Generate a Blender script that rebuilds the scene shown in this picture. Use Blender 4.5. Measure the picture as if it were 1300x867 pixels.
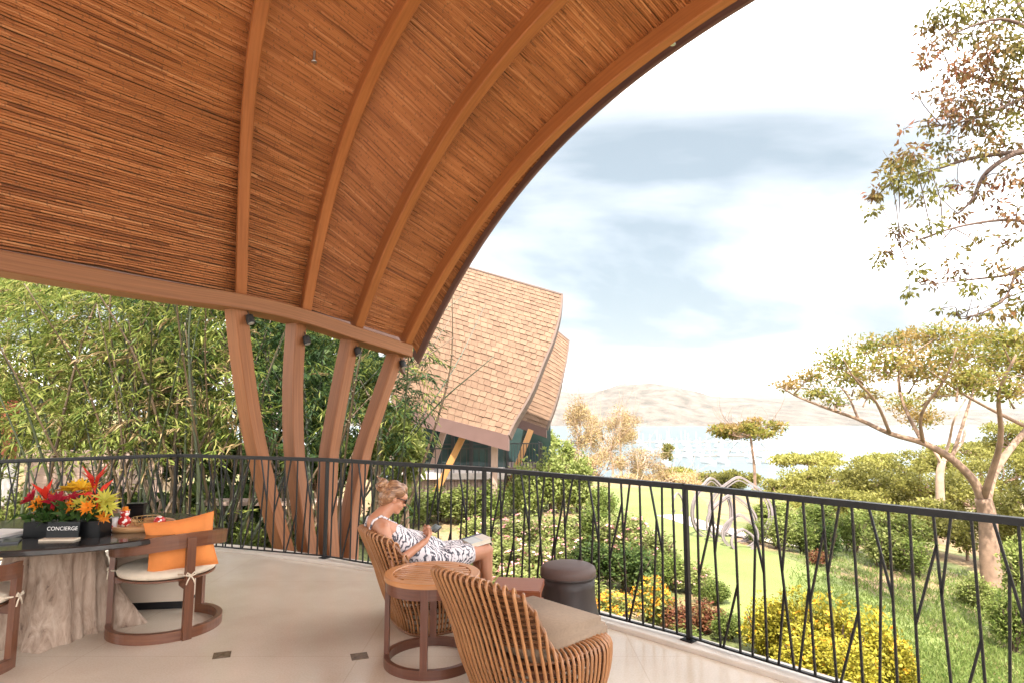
import bpy, bmesh, math, random
import numpy as np
from mathutils import Vector, Matrix, Euler

for o in list(bpy.data.objects):
    bpy.data.objects.remove(o)
S = bpy.context.scene
COL = S.collection
rnd = random.Random(7)
R = math.radians
PI = math.pi

# ------------------------------------------------------------------ camera
FPX, EYE = 800.0, 1.6
PITCH = math.atan(87.5 / FPX)
cam_d = bpy.data.cameras.new('camera')
cam_d.sensor_width = 36.0
cam_d.lens = 36.0 * FPX / 1300.0
cam_d.clip_start = 0.05
cam_d.clip_end = 30000
cam = bpy.data.objects.new('camera', cam_d)
COL.objects.link(cam)
cam.location = (0, 0, EYE)
cam.rotation_euler = (PI / 2 + PITCH, 0, 0)
S.camera = cam

# ------------------------------------------------------------------ light
SUN_EL, SUN_AZ = 60.0, 186.0          # azimuth of the sun, clockwise from +Y
EXPOSURE = 2.95
sun_dir = Vector((math.sin(R(SUN_AZ)) * math.cos(R(SUN_EL)), math.cos(R(SUN_AZ)) * math.cos(R(SUN_EL)), math.sin(R(SUN_EL))))
sd = bpy.data.lights.new('sun', 'SUN')
sd.energy = 2.0
sd.angle = R(0.6)
sd.color = (1.0, 0.93, 0.82)
so = bpy.data.objects.new('sun', sd)
COL.objects.link(so)
so.rotation_euler = sun_dir.to_track_quat('Z', 'Y').to_euler()

W = bpy.data.worlds.new('World')
S.world = W
W.use_nodes = True
nt = W.node_tree
nt.nodes.clear()
def wn(t, **k):
    n = nt.nodes.new(t)
    for a, b in k.items():
        setattr(n, a, b)
    return n
sky = wn('ShaderNodeTexSky', sky_type='NISHITA')
sky.sun_disc = False
sky.sun_elevation = R(SUN_EL)
sky.sun_rotation = R(SUN_AZ)
sky.air_density = 1.2
sky.dust_density = 2.0
bg = wn('ShaderNodeBackground')
bg.inputs['Strength'].default_value = 0.12
out = wn('ShaderNodeOutputWorld')
tc = wn('ShaderNodeTexCoord')
sep = wn('ShaderNodeSeparateXYZ')
nt.links.new(tc.outputs['Generated'], sep.inputs[0])
# flat cloud layer: direction / (z + 0.18)
mz = wn('ShaderNodeMath', operation='ADD'); mz.inputs[1].default_value = 0.22
mx = wn('ShaderNodeMath', operation='ABSOLUTE')
nt.links.new(sep.outputs['Z'], mx.inputs[0]); nt.links.new(mx.outputs[0], mz.inputs[0])
dv = wn('ShaderNodeVectorMath', operation='DIVIDE')
cmb = wn('ShaderNodeCombineXYZ')
for i in range(3):
    nt.links.new(mz.outputs[0], cmb.inputs[i])
nt.links.new(tc.outputs['Generated'], dv.inputs[0]); nt.links.new(cmb.outputs[0], dv.inputs[1])
mp = wn('ShaderNodeMapping')
mp.inputs['Location'].default_value = (5.44, 1.40, 0.0)
mp.inputs['Scale'].default_value = (0.62, 1.0, 0.0)
nt.links.new(dv.outputs[0], mp.inputs[0])
n1 = wn('ShaderNodeTexNoise'); n1.inputs['Scale'].default_value = 0.95; n1.inputs['Detail'].default_value = 7; n1.inputs['Roughness'].default_value = 0.52
n1.inputs['Distortion'].default_value = 0.35
nt.links.new(mp.outputs[0], n1.inputs['Vector'])
cr = wn('ShaderNodeValToRGB')
cr.color_ramp.elements[0].position = 0.36; cr.color_ramp.elements[0].color = (0.50, 0.58, 0.61, 1)
cr.color_ramp.elements[1].position = 0.57; cr.color_ramp.elements[1].color = (6.9, 6.8, 6.7, 1)
e_ = cr.color_ramp.elements.new(0.458); e_.color = (1.02, 1.06, 1.08, 1)
nt.links.new(n1.outputs['Fac'], cr.inputs[0])
mixc = wn('ShaderNodeMixRGB'); mixc.inputs[0].default_value = 0.93
nt.links.new(sky.outputs[0], mixc.inputs[1]); nt.links.new(cr.outputs[0], mixc.inputs[2])
nt.links.new(mixc.outputs[0], bg.inputs[0]); nt.links.new(bg.outputs[0], out.inputs[0])

S.view_settings.view_transform = 'Standard'
S.view_settings.look = 'None'
S.view_settings.gamma = 1.0
S.view_settings.use_curve_mapping = False
S.view_settings.exposure = EXPOSURE
S.render.engine = 'CYCLES'
S.cycles.use_denoising = True
S.cycles.max_bounces = 8
S.cycles.diffuse_bounces = 5
S.cycles.glossy_bounces = 4
S.cycles.transparent_max_bounces = 12
S.cycles.sample_clamp_indirect = 8.0

# ------------------------------------------------------------------ planning helpers (pixel of the photo -> point in the place)
def ray(px, py):
    x, u = px - 650, 433.5 - py
    return np.array([x, FPX * math.cos(PITCH) - u * math.sin(PITCH), FPX * math.sin(PITCH) + u * math.cos(PITCH)])
def at(px, py, y):
    r = ray(px, py)
    return np.array([0, 0, EYE]) + r * (y / r[1])
def atz(px, py, z):
    r = ray(px, py)
    return np.array([0, 0, EYE]) + r * ((z - EYE) / r[2])

# ------------------------------------------------------------------ materials
def mk(name):
    m = bpy.data.materials.new(name)
    m.use_nodes = True
    t = m.node_tree
    b = t.nodes['Principled BSDF']
    return m, t, b
def nn(t, ty, **k):
    n = t.nodes.new(ty)
    for a, b in k.items():
        setattr(n, a, b)
    return n
def ramp(t, stops, fac=None, interp='LINEAR'):
    n = nn(t, 'ShaderNodeValToRGB')
    cr = n.color_ramp
    cr.interpolation = interp
    while len(cr.elements) > 1:
        cr.elements.remove(cr.elements[-1])
    for i, (p, c) in enumerate(stops):
        e = cr.elements[0] if i == 0 else cr.elements.new(p)
        e.position = p
        e.color = (c[0], c[1], c[2], 1)
    if fac is not None:
        t.links.new(fac, n.inputs[0])
    return n
def plain(name, c, rough=0.6, metal=0.0, var=0.12, scale=8.0, bump=0.0, bscale=None, coat=0.0, spec=0.5):
    m, t, b = mk(name)
    tcn = nn(t, 'ShaderNodeTexCoord')
    no = nn(t, 'ShaderNodeTexNoise'); no.inputs['Scale'].default_value = scale; no.inputs['Detail'].default_value = 5
    t.links.new(tcn.outputs['Object'], no.inputs['Vector'])
    lo = [max(0, x * (1 - var)) for x in c]; hi = [min(1, x * (1 + var)) for x in c]
    r = ramp(t, [(0.3, lo), (0.7, hi)], no.outputs['Fac'])
    t.links.new(r.outputs[0], b.inputs['Base Color'])
    b.inputs['Roughness'].default_value = rough
    b.inputs['Metallic'].default_value = metal
    b.inputs['Coat Weight'].default_value = coat
    b.inputs['Specular IOR Level'].default_value = spec
    if bump:
        n2 = nn(t, 'ShaderNodeTexNoise'); n2.inputs['Scale'].default_value = bscale or scale * 6; n2.inputs['Detail'].default_value = 4
        t.links.new(tcn.outputs['Object'], n2.inputs['Vector'])
        bp = nn(t, 'ShaderNodeBump'); bp.inputs['Strength'].default_value = bump; bp.inputs['Distance'].default_value = 0.01
        t.links.new(n2.outputs['Fac'], bp.inputs['Height']); t.links.new(bp.outputs[0], b.inputs['Normal'])
    return m
def wood(name, c0, c1, rough=0.45, su=2.5, sv=45.0, coat=0.0, bump=0.15, coords='UV'):
    """grain that runs along the first UV axis (metres)"""
    m, t, b = mk(name)
    tcn = nn(t, 'ShaderNodeTexCoord')
    mp = nn(t, 'ShaderNodeMapping'); mp.inputs['Scale'].default_value = (su, sv, sv)
    t.links.new(tcn.outputs[coords], mp.inputs[0])
    no = nn(t, 'ShaderNodeTexNoise'); no.inputs['Scale'].default_value = 1.0; no.inputs['Detail'].default_value = 6; no.inputs['Roughness'].default_value = 0.62
    no.inputs['Distortion'].default_value = 0.3
    t.links.new(mp.outputs[0], no.inputs['Vector'])
    r = ramp(t, [(0.28, c0), (0.72, c1)], no.outputs['Fac'])
    oi = nn(t, 'ShaderNodeObjectInfo')
    hs = nn(t, 'ShaderNodeHueSaturation')
    mr = nn(t, 'ShaderNodeMapRange'); mr.inputs[3].default_value = 0.86; mr.inputs[4].default_value = 1.12
    t.links.new(oi.outputs['Random'], mr.inputs[0]); t.links.new(mr.outputs[0], hs.inputs['Value'])
    t.links.new(r.outputs[0], hs.inputs['Color'])
    t.links.new(hs.outputs[0], b.inputs['Base Color'])
    b.inputs['Roughness'].default_value = rough
    b.inputs['Coat Weight'].default_value = coat
    bp = nn(t, 'ShaderNodeBump'); bp.inputs['Strength'].default_value = bump; bp.inputs['Distance'].default_value = 0.004
    t.links.new(no.outputs['Fac'], bp.inputs['Height']); t.links.new(bp.outputs[0], b.inputs['Normal'])
    return m
def leafmat(name, cols, trans=0.4, rough=0.5, patch=None):
    """colour differs from leaf to leaf (random per island); thin leaves let light through"""
    m, t, b = mk(name)
    g = nn(t, 'ShaderNodeNewGeometry')
    st = [(i / max(1, len(cols) - 1), c) for i, c in enumerate(cols)]
    r = ramp(t, st, g.outputs['Random Per Island'])
    col = r.outputs[0]
    oi = nn(t, 'ShaderNodeObjectInfo')
    hs = nn(t, 'ShaderNodeHueSaturation')
    mr = nn(t, 'ShaderNodeMapRange'); mr.inputs[3].default_value = 0.8; mr.inputs[4].default_value = 1.2
    t.links.new(oi.outputs['Random'], mr.inputs[0]); t.links.new(mr.outputs[0], hs.inputs['Value'])
    t.links.new(col, hs.inputs['Color'])
    col = hs.outputs[0]
    if patch:
        tcn = nn(t, 'ShaderNodeTexCoord')
        no = nn(t, 'ShaderNodeTexNoise'); no.inputs['Scale'].default_value = patch[1]; no.inputs['Detail'].default_value = 2
        t.links.new(tcn.outputs['Object'], no.inputs['Vector'])
        r2 = ramp(t, [(0.48, (0, 0, 0)), (0.6, (1, 1, 1))], no.outputs['Fac'])
        mx = nn(t, 'ShaderNodeMixRGB')
        mx.inputs[2].default_value = (*patch[0], 1)
        t.links.new(r2.outputs[0], mx.inputs[0]); t.links.new(col, mx.inputs[1])
        col = mx.outputs[0]
    t.links.new(col, b.inputs['Base Color'])
    b.inputs['Roughness'].default_value = rough
    b.inputs['Specular IOR Level'].default_value = 0.15
    tr = nn(t, 'ShaderNodeBsdfTranslucent')
    t.links.new(col, tr.inputs[0])
    ms = nn(t, 'ShaderNodeMixShader'); ms.inputs[0].default_value = trans
    o = t.nodes['Material Output']
    t.links.new(b.outputs[0], ms.inputs[1]); t.links.new(tr.outputs[0], ms.inputs[2]); t.links.new(ms.outputs[0], o.inputs[0])
    return m

# ------------------------------------------------------------------ mesh helpers
def link(o, parent=None):
    COL.objects.link(o)
    if parent is not None:
        o.parent = parent
    return o
def mesh_np(name, V, F, mat, parent=None, UV=None, smooth=False, loc=None):
    """V (n,3); F (m,k) same-size faces or a list of lists; UV per vertex"""
    me = bpy.data.meshes.new(name)
    V = np.asarray(V, dtype=np.float32)
    if isinstance(F, np.ndarray) and F.ndim == 2:
        m, k = F.shape
        me.vertices.add(len(V)); me.vertices.foreach_set('co', V.ravel())
        me.loops.add(m * k); me.loops.foreach_set('vertex_index', F.astype(np.int32).ravel())
        me.polygons.add(m)
        me.polygons.foreach_set('loop_start', np.arange(0, m * k, k, dtype=np.int32))
        me.polygons.foreach_set('loop_total', np.full(m, k, dtype=np.int32))
        me.update(calc_edges=True)
        li = F.ravel()
    else:
        me.from_pydata([tuple(map(float, v)) for v in V], [], [tuple(map(int, f)) for f in F])
        li = np.array([i for f in F for i in f])
    if UV is not None:
        uvl = me.uv_layers.new(name='UVMap')
        uvl.data.foreach_set('uv', np.asarray(UV, dtype=np.float32)[li].ravel())
    if smooth:
        me.polygons.foreach_set('use_smooth', np.ones(len(me.polygons), dtype=bool))
    me.materials.append(mat)
    o = bpy.data.objects.new(name, me)
    if loc is not None:
        o.location = loc
    return link(o, parent)
class MB:
    """collects shapes for ONE mesh object"""
    def __init__(s):
        s.v, s.f, s.uv = [], [], []
    def add(s, V, F, UV=None):
        n = len(s.v)
        s.v += [tuple(float(c) for c in p) for p in V]
        s.f += [tuple(int(i) + n for i in f) for f in F]
        s.uv += [tuple(float(c) for c in p) for p in UV] if UV is not None else [(float(p[0]), float(p[2] + p[1])) for p in V]
        return s
    def box(s, c, d, rz=0.0, rot=None, taper=1.0):
        """centre, full dims; taper scales the top"""
        c = np.array(c, float); d = np.array(d, float) / 2
        P = []
        for z in (-1, 1):
            k = taper if z > 0 else 1.0
            for x, y in ((-1, -1), (1, -1), (1, 1), (-1, 1)):
                P.append([x * d[0] * k, y * d[1] * k, z * d[2]])
        P = np.array(P)
        if rot is None:
            rot = Matrix.Rotation(rz, 3, 'Z')
        P = P @ np.array(rot).T + c
        lx = int(np.argmax(d))
        # UV along the longest side, one box face after another
        loc = np.array([[x, y, z] for z in (-1, 1) for x, y in ((-1, -1), (1, -1), (1, 1), (-1, 1))]) * d
        oth = [i for i in range(3) if i != lx]
        UV = np.stack([loc[:, lx] + c[0], loc[:, oth[0]] + loc[:, oth[1]] + c[1]], 1)
        return s.add(P, [(3, 2, 1, 0), (4, 5, 6, 7), (0, 1, 5, 4), (1, 2, 6, 5), (2, 3, 7, 6), (3, 0, 4, 7)], UV)
    def sweep(s, path, ax1, ax2, sec, close=False, caps=True, u0=0.0):
        """section points (a,b) carried along a path; ax1/ax2 are (n,3) axes"""
        path = np.asarray(path, float); n = len(path); k = len(sec)
        ax1 = np.broadcast_to(np.asarray(ax1, float), (n, 3)); ax2 = np.broadcast_to(np.asarray(ax2, float), (n, 3))
        L = np.concatenate([[0], np.cumsum(np.linalg.norm(np.diff(path, axis=0), axis=1))])
        per = np.concatenate([[0], np.cumsum([math.hypot(sec[(i + 1) % k][0] - sec[i][0], sec[(i + 1) % k][1] - sec[i][1]) for i in range(k)])])
        V, UV, F = [], [], []
        for i in range(n):
            for j in range(k + 1):
                a, b = sec[j % k]
                V.append(path[i] + ax1[i] * a + ax2[i] * b)
                UV.append((u0 + L[i], per[j]))
        kk = k + 1
        for i in range(n - 1 if not close else n):
            i2 = (i + 1) % n
            for j in range(k):
                F.append((i * kk + j, i * kk + j + 1, i2 * kk + j + 1, i2 * kk + j))
        if caps and not close:
            F.append(tuple(range(k - 1, -1, -1)))
            F.append(tuple((n - 1) * kk + j for j in range(k)))
        return s.add(V, F, UV)
    def tube(s, path, r, sides=6, close=False, u0=0.0):
        path = np.asarray(path, float); n = len(path)
        r = np.broadcast_to(np.asarray(r, float), (n,))
        T = np.gradient(path, axis=0)
        if close:
            T = np.roll(path, -1, 0) - np.roll(path, 1, 0)
        T /= np.linalg.norm(T, axis=1)[:, None] + 1e-12
        a = np.cross(T[0], [0, 0, 1.0])
        if np.linalg.norm(a) < 1e-3:
            a = np.cross(T[0], [1.0, 0, 0])
        a /= np.linalg.norm(a)
        A, B = [], []
        for i in range(n):
            a = a - T[i] * np.dot(a, T[i]); a /= np.linalg.norm(a) + 1e-12
            A.append(a); B.append(np.cross(T[i], a))
        A, B = np.array(A), np.array(B)
        V, UV, F = [], [], []
        L = np.concatenate([[0], np.cumsum(np.linalg.norm(np.diff(path, axis=0), axis=1))])
        kk = sides + 1
        for i in range(n):
            for j in range(kk):
                th = 2 * PI * j / sides
                V.append(path[i] + (A[i] * math.cos(th) + B[i] * math.sin(th)) * r[i])
                UV.append((u0 + L[i], th * r[i]))
        for i in range(n - 1 if not close else n):
            i2 = (i + 1) % n
            for j in range(sides):
                F.append((i * kk + j, i * kk + j + 1, i2 * kk + j + 1, i2 * kk + j))
        if not close:
            F.append(tuple(range(sides - 1, -1, -1)))
            F.append(tuple((n - 1) * kk + j for j in range(sides)))
        return s.add(V, F, UV)
    def lathe(s, prof, c=(0, 0, 0), sides=24, sx=1.0, sy=1.0):
        V, UV, F = [], [], []
        k = sides + 1
        for i, (r, z) in enumerate(prof):
            for j in range(k):
                th = 2 * PI * j / sides
                V.append((c[0] + r * sx * math.cos(th), c[1] + r * sy * math.sin(th), c[2] + z)); UV.append((th * 0.3, z + r))
        for i in range(len(prof) - 1):
            for j in range(sides):
                F.append((i * k + j, i * k + j + 1, (i + 1) * k + j + 1, (i + 1) * k + j))
        return s.add(V, F, UV)
    def build(s, name, mat, parent=None, smooth=False, loc=None, bevel=0.0):
        o = mesh_np(name, np.array(s.v), s.f, mat, parent, UV=np.array(s.uv), smooth=smooth, loc=loc)
        if bevel:
            bm = bmesh.new(); bm.from_mesh(o.data)
            bmesh.ops.remove_doubles(bm, verts=bm.verts, dist=1e-5)
            ed = [e for e in bm.edges if len(e.link_faces) == 2 and e.calc_face_angle(0) > 0.6]
            bmesh.ops.bevel(bm, geom=ed, offset=bevel, segments=2, affect='EDGES', clamp_overlap=True)
            bm.to_mesh(o.data); bm.free()
        return o
def empty(name, loc=(0, 0, 0), rz=0.0, label=None, cat=None, group=None):
    o = bpy.data.objects.new(name, None)
    o.location = loc
    o.rotation_euler = (0, 0, rz)
    o.empty_display_size = 0.1
    link(o)
    if label:
        tag(o, label, cat, group)
    return o
def tag(o, label=None, cat=None, group=None, kind=None):
    if label: o['label'] = label
    if cat: o['category'] = cat
    if group: o['group'] = group
    if kind: o['kind'] = kind
    return o
def copy_tree(o, parent=None):
    c = o.copy()
    COL.objects.link(c)
    c.parent = parent
    for ch in o.children:
        copy_tree(ch, c)
    return c
def catmull(P, n=8):
    P = [np.array(p, float) for p in P]
    P = [2 * P[0] - P[1]] + P + [2 * P[-1] - P[-2]]
    out = []
    for i in range(1, len(P) - 2):
        a, b, c, d = P[i - 1:i + 3]
        for k in range(n):
            t = k / n
            out.append(0.5 * ((2 * b) + (-a + c) * t + (2 * a - 5 * b + 4 * c - d) * t * t + (-a + 3 * b - 3 * c + d) * t ** 3))
    out.append(P[-2])
    return np.array(out)
def unit(v):
    v = np.asarray(v, float)
    return v / (np.linalg.norm(v, axis=-1, keepdims=True) + 1e-12)
def leaf_quads(C, D, N, L, Wd, fold=0.12):
    """one pointed leaf (two triangles' worth of quad) at each C along D with face normal N"""
    C, D, N = np.asarray(C), unit(D), np.asarray(N)
    n = len(C)
    sd_ = unit(np.cross(D, N))
    up = unit(np.cross(sd_, D))
    L = np.broadcast_to(L, (n,))[:, None]; Wd = np.broadcast_to(Wd, (n,))[:, None]
    p0 = C
    p1 = C + D * L * 0.42 + sd_ * Wd * 0.5 + up * L * fold
    p2 = C + D * L - up * L * fold * 0.9
    p3 = C + D * L * 0.42 - sd_ * Wd * 0.5 + up * L * fold
    V = np.stack([p0, p1, p2, p3], 1).reshape(-1, 3)
    F = np.arange(n * 4).reshape(n, 4)
    return V, F
def rand_dirs(g, n):
    v = g.normal(size=(n, 3))
    return unit(v)

def crown_points(g, n, blobs, shell=0.55):
    """points spread through a set of ellipsoids (cx,cy,cz,rx,ry,rz), denser to the outside"""
    w = np.array([b[3] * b[4] * b[5] for b in blobs]) ** 0.67
    idx = g.choice(len(blobs), n, p=w / w.sum())
    B = np.array(blobs)[idx]
    d = rand_dirs(g, n)
    r = (shell + (1 - shell) * g.random(n)) * (0.9 + 0.22 * g.random(n))
    return B[:, :3] + d * B[:, 3:6] * r[:, None], d
# ================================================================== DECK
POSTS = [(-8.3, 3.2), (-7.25, 5.0), (-5.72, 6.5), (-4.01, 7.65), (-2.01, 6.97), (-0.255, 5.88), (1.22, 4.53), (2.57, 2.98), (3.75, 1.3), (4.7, -0.6)]
edge = catmull([(x, y, 0) for x, y in POSTS], 8)
def offs(P, d):
    T = np.gradient(P, axis=0); T = unit(T)
    N = np.stack([-T[:, 1], T[:, 0], np.zeros(len(T))], 1)
    return P + N * d
m_floor, t, b = mk('polished_stone')
tcn = nn(t, 'ShaderNodeTexCoord')
no = nn(t, 'ShaderNodeTexNoise'); no.inputs['Scale'].default_value = 0.9; no.inputs['Detail'].default_value = 8; no.inputs['Roughness'].default_value = 0.6
t.links.new(tcn.outputs['Object'], no.inputs['Vector'])
n2 = nn(t, 'ShaderNodeTexNoise'); n2.inputs['Scale'].default_value = 90; n2.inputs['Detail'].default_value = 3
t.links.new(tcn.outputs['Object'], n2.inputs['Vector'])
r1 = ramp(t, [(0.3, (0.56, 0.46, 0.355)), (0.72, (0.69, 0.60, 0.495))], no.outputs['Fac'])
r2 = ramp(t, [(0.3, (0.9, 0.88, 0.85)), (0.7, (1, 1, 1))], n2.outputs['Fac'])
ml = nn(t, 'ShaderNodeMixRGB', blend_type='MULTIPLY'); ml.inputs[0].default_value = 1.0
t.links.new(r1.outputs[0], ml.inputs[1]); t.links.new(r2.outputs[0], ml.inputs[2])
# thin saw-cut joints
brk = nn(t, 'ShaderNodeTexBrick'); brk.offset = 0.0
brk.inputs['Scale'].default_value = 1.0
brk.inputs['Brick Width'].default_value = 1.82; brk.inputs['Row Height'].default_value = 1.82; brk.inputs['Mortar Size'].default_value = 0.004
brk.inputs['Color1'].default_value = (1, 1, 1, 1); brk.inputs['Color2'].default_value = (0.98, 0.98, 0.98, 1); brk.inputs['Mortar'].default_value = (0.9, 0.88, 0.86, 1)
mpb = nn(t, 'ShaderNodeMapping'); mpb.inputs['Location'].default_value = (1.0, -0.69, 0)
t.links.new(tcn.outputs['Object'], mpb.inputs[0]); t.links.new(mpb.outputs[0], brk.inputs['Vector'])
ml2 = nn(t, 'ShaderNodeMixRGB', blend_type='MULTIPLY'); ml2.inputs[0].default_value = 1.0
t.links.new(ml.outputs[0], ml2.inputs[1]); t.links.new(brk.outputs[0], ml2.inputs[2])
t.links.new(ml2.outputs[0], b.inputs['Base Color'])
n3 = nn(t, 'ShaderNodeTexNoise'); n3.inputs['Scale'].default_value = 3.0; n3.inputs['Detail'].default_value = 6
t.links.new(tcn.outputs['Object'], n3.inputs['Vector'])
mr = nn(t, 'ShaderNodeMapRange'); mr.inputs[1].default_value = 0.3; mr.inputs[2].default_value = 0.7; mr.inputs[3].default_value = 0.13; mr.inputs[4].default_value = 0.26
t.links.new(n3.outputs['Fac'], mr.inputs[0]); t.links.new(mr.outputs[0], b.inputs['Roughness'])
b.inputs['Specular IOR Level'].default_value = 0.6
n4 = nn(t, 'ShaderNodeTexNoise'); n4.inputs['Scale'].default_value = 1.6; n4.inputs['Detail'].default_value = 2
t.links.new(tcn.outputs['Object'], n4.inputs['Vector'])
bp = nn(t, 'ShaderNodeBump'); bp.inputs['Strength'].default_value = 0.06; bp.inputs['Distance'].default_value = 0.02
t.links.new(n4.outputs['Fac'], bp.inputs['Height']); t.links.new(bp.outputs[0], b.inputs['Normal'])
m_kerb = plain('pale_kerb_stone', (0.62, 0.55, 0.47), rough=0.35, var=0.08, scale=3, bump=0.05)
m_slab = plain('deck_slab_concrete', (0.36, 0.32, 0.28), rough=0.8)
m_inlay = plain('dark_inlay_stone', (0.13, 0.085, 0.055), rough=0.25, var=0.35, scale=30)

inner = offs(edge, -0.11)                  # floor stops at the kerb
poly = [tuple(p[:2]) for p in inner] + [(6.5, -3.0), (6.5, -14), (-12, -14), (-12, 0.0), (-9.6, 2.0)]
bm = bmesh.new()
vs = [bm.verts.new((x, y, 0)) for x, y in poly]
f = bm.faces.new(vs)
if f.normal.z < 0: f.normal_flip()
bmesh.ops.triangulate(bm, faces=bm.faces[:])
me = bpy.data.meshes.new('deck_floor'); bm.to_mesh(me); bm.free(); me.materials.append(m_floor)
deck_floor = link(bpy.data.objects.new('deck_floor', me)); tag(deck_floor, kind='structure')
for x, y in ((-1.91, 4.35), (-1.0, 4.33)):
    MB().box((x, y, 0.001), (0.108, 0.108, 0.006), rz=R(20)).build('inlay_tile', m_inlay, deck_floor)
# kerb with a rounded nose, then the slab edge under it
kb = MB()
T = unit(np.gradient(edge, axis=0)); Nn = np.stack([-T[:, 1], T[:, 0], 0 * T[:, 0]], 1)
kb.sweep(edge, Nn, (0, 0, 1), [(-0.112, -0.1), (-0.112, 0.026), (-0.106, 0.032), (0.094, 0.032), (0.1, 0.026), (0.1, -0.12), (-0.05, -0.12)])
kerb = kb.build('deck_kerb', m_kerb); tag(kerb, kind='structure')
sl = MB()
sl.sweep(edge, Nn, (0, 0, 1), [(-0.4, -0.55), (-0.4, -0.12), (0.06, -0.12), (0.06, -0.55)])
sl.sweep(edge, Nn, (0, 0, 1), [(-0.5, -3.0), (-0.5, -0.55), (-0.3, -0.55), (-0.3, -3.0)])
tag(sl.build('deck_slab', m_slab), kind='structure')

# ================================================================== RAILING
m_black = plain('black_painted_steel', (0.0075, 0.007, 0.0075), rough=0.45, metal=0.0, var=0.3, scale=12, bump=0.03, spec=0.3)
RH = 1.075
rail = empty('balcony_railing', (1.22, 4.53, 0), label='black steel balcony railing with slanting crossing bars along the terrace edge', cat='railing')
RO = np.array([1.22, 4.53, 0])
def flat_bar(a, b_, w, d, name, mat=m_black, parent=rail, orig=RO, nrm=None):
    """bar of section w (along the railing) x d (across)"""
    a = np.array(a, float); b_ = np.array(b_, float)
    tdir = unit(b_ - a)
    nrm = np.array(nrm, float)
    s_ = unit(np.cross(tdir, nrm))
    return MB().sweep(np.array([a, b_]) - orig, s_, nrm, [(-w / 2, -d / 2), (w / 2, -d / 2), (w / 2, d / 2), (-w / 2, d / 2)]).build(name, mat, parent)
for i in range(1, len(POSTS) - 2):
    A = np.array([*POSTS[i], 0.0]); B = np.array([*POSTS[i + 1], 0.0])
    Ls = np.linalg.norm(B - A); e = (B - A) / Ls; nr = np.array([-e[1], e[0], 0])
    up = np.array([0, 0, 1.0])
    def P(u, z): return A + e * u + up * z
    flat_bar(P(-0.025, RH), P(Ls + 0.0, RH), 0.026, 0.052, 'handrail', nrm=nr)
    flat_bar(P(0, RH - 0.02), P(Ls, RH - 0.02), 0.012, 0.03, 'top_channel', nrm=nr)
    flat_bar(P(0, 0.055), P(Ls, 0.055), 0.012, 0.024, 'bottom_rail', nrm=nr)
    flat_bar(P(0, 0.03), P(0, RH - 0.01), 0.03, 0.032, 'post', nrm=nr)
    MB().box(P(0, 0.036) - RO, (0.09, 0.09, 0.01), rz=math.atan2(e[1], e[0])).build('post_foot', m_black, rail)
    zt, zb = RH - 0.022, 0.055
    k = (Ls - 0.0) / 2.055
    def z_(f): return zb + (zt - zb) * f
    def bar(u0, z0, u1, z1):
        flat_bar(P(u0 * k, z0), P(u1 * k, z1), 0.0125, 0.0125, 'baluster', nrm=nr)
    def lerp(u0, u1, f): return u1 + (u0 - u1) * f      # u at height fraction f of a bar from top u0 to bottom u1
    for mi, o_ in enumerate((0.095, 0.83, 1.40)):
        jt = 0.03 if mi == 1 else 0.0
        a0, a1 = o_, o_ - 0.008 + jt
        b0, b1 = o_ + 0.112, o_ + 0.143
        v0 = o_ + 0.19 + 0.02 * (mi == 1)
        c0, c1 = o_ + 0.278, o_ + 0.284
        d0 = o_ + 0.37; e0, e1 = o_ + 0.468, o_ + 0.464 - 0.006 * mi
        bar(a0, zt, a1, zb); bar(b0, zt, b1, zb)
        bar(v0, zt, lerp(b0, b1, 0.60), z_(0.60))
        bar(lerp(b0, b1, 0.85), z_(0.85), lerp(a0, a1, 0.42), z_(0.42))
        bar(c0, zt, c1, zb); bar(lerp(c0, c1, 0.42), z_(0.42), o_ + 0.163, zb)
        bar(d0, zt, lerp(e0, e1, 0.53), z_(0.53))
        du = lerp(d0, d0 + (lerp(e0, e1, 0.53) - d0) / 0.47, 0.76)
        bar(du, z_(0.76), o_ + 0.367, zb); bar(e0, zt, e1, zb)
        if mi == 1:
            bar(lerp(a0, a1, 0.5), z_(0.5), o_ - 0.072, zb)
    bar(0.642, zt, 0.727, zb); bar(0.738, zt, lerp(0.642, 0.727, 0.56), z_(0.56)); bar(lerp(0.642, 0.727, 0.46), z_(0.46), 0.631, zb)
    bar(1.955, zt, 1.96, zb)

# ================================================================== ROOF SHELL
m_rib = wood('rib_timber', (0.23, 0.072, 0.019), (0.36, 0.125, 0.036), rough=0.5, su=1.2, sv=30, coat=0.0)
m_beam = wood('eave_beam_timber', (0.18, 0.066, 0.022), (0.33, 0.135, 0.05), rough=0.65, su=0.8, sv=60)
m_col = wood('column_timber', (0.16, 0.055, 0.017), (0.28, 0.105, 0.036), rough=0.6, su=0.9, sv=40, coat=0.0)
m_verge = wood('verge_timber', (0.10, 0.055, 0.045), (0.17, 0.095, 0.075), rough=0.6)
m_backing = plain('roof_boarding', (0.09, 0.04, 0.018), rough=0.9, var=0.2)
m_shed = plain('roof_skin', (0.35, 0.24, 0.16), rough=0.8, var=0.2)
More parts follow.
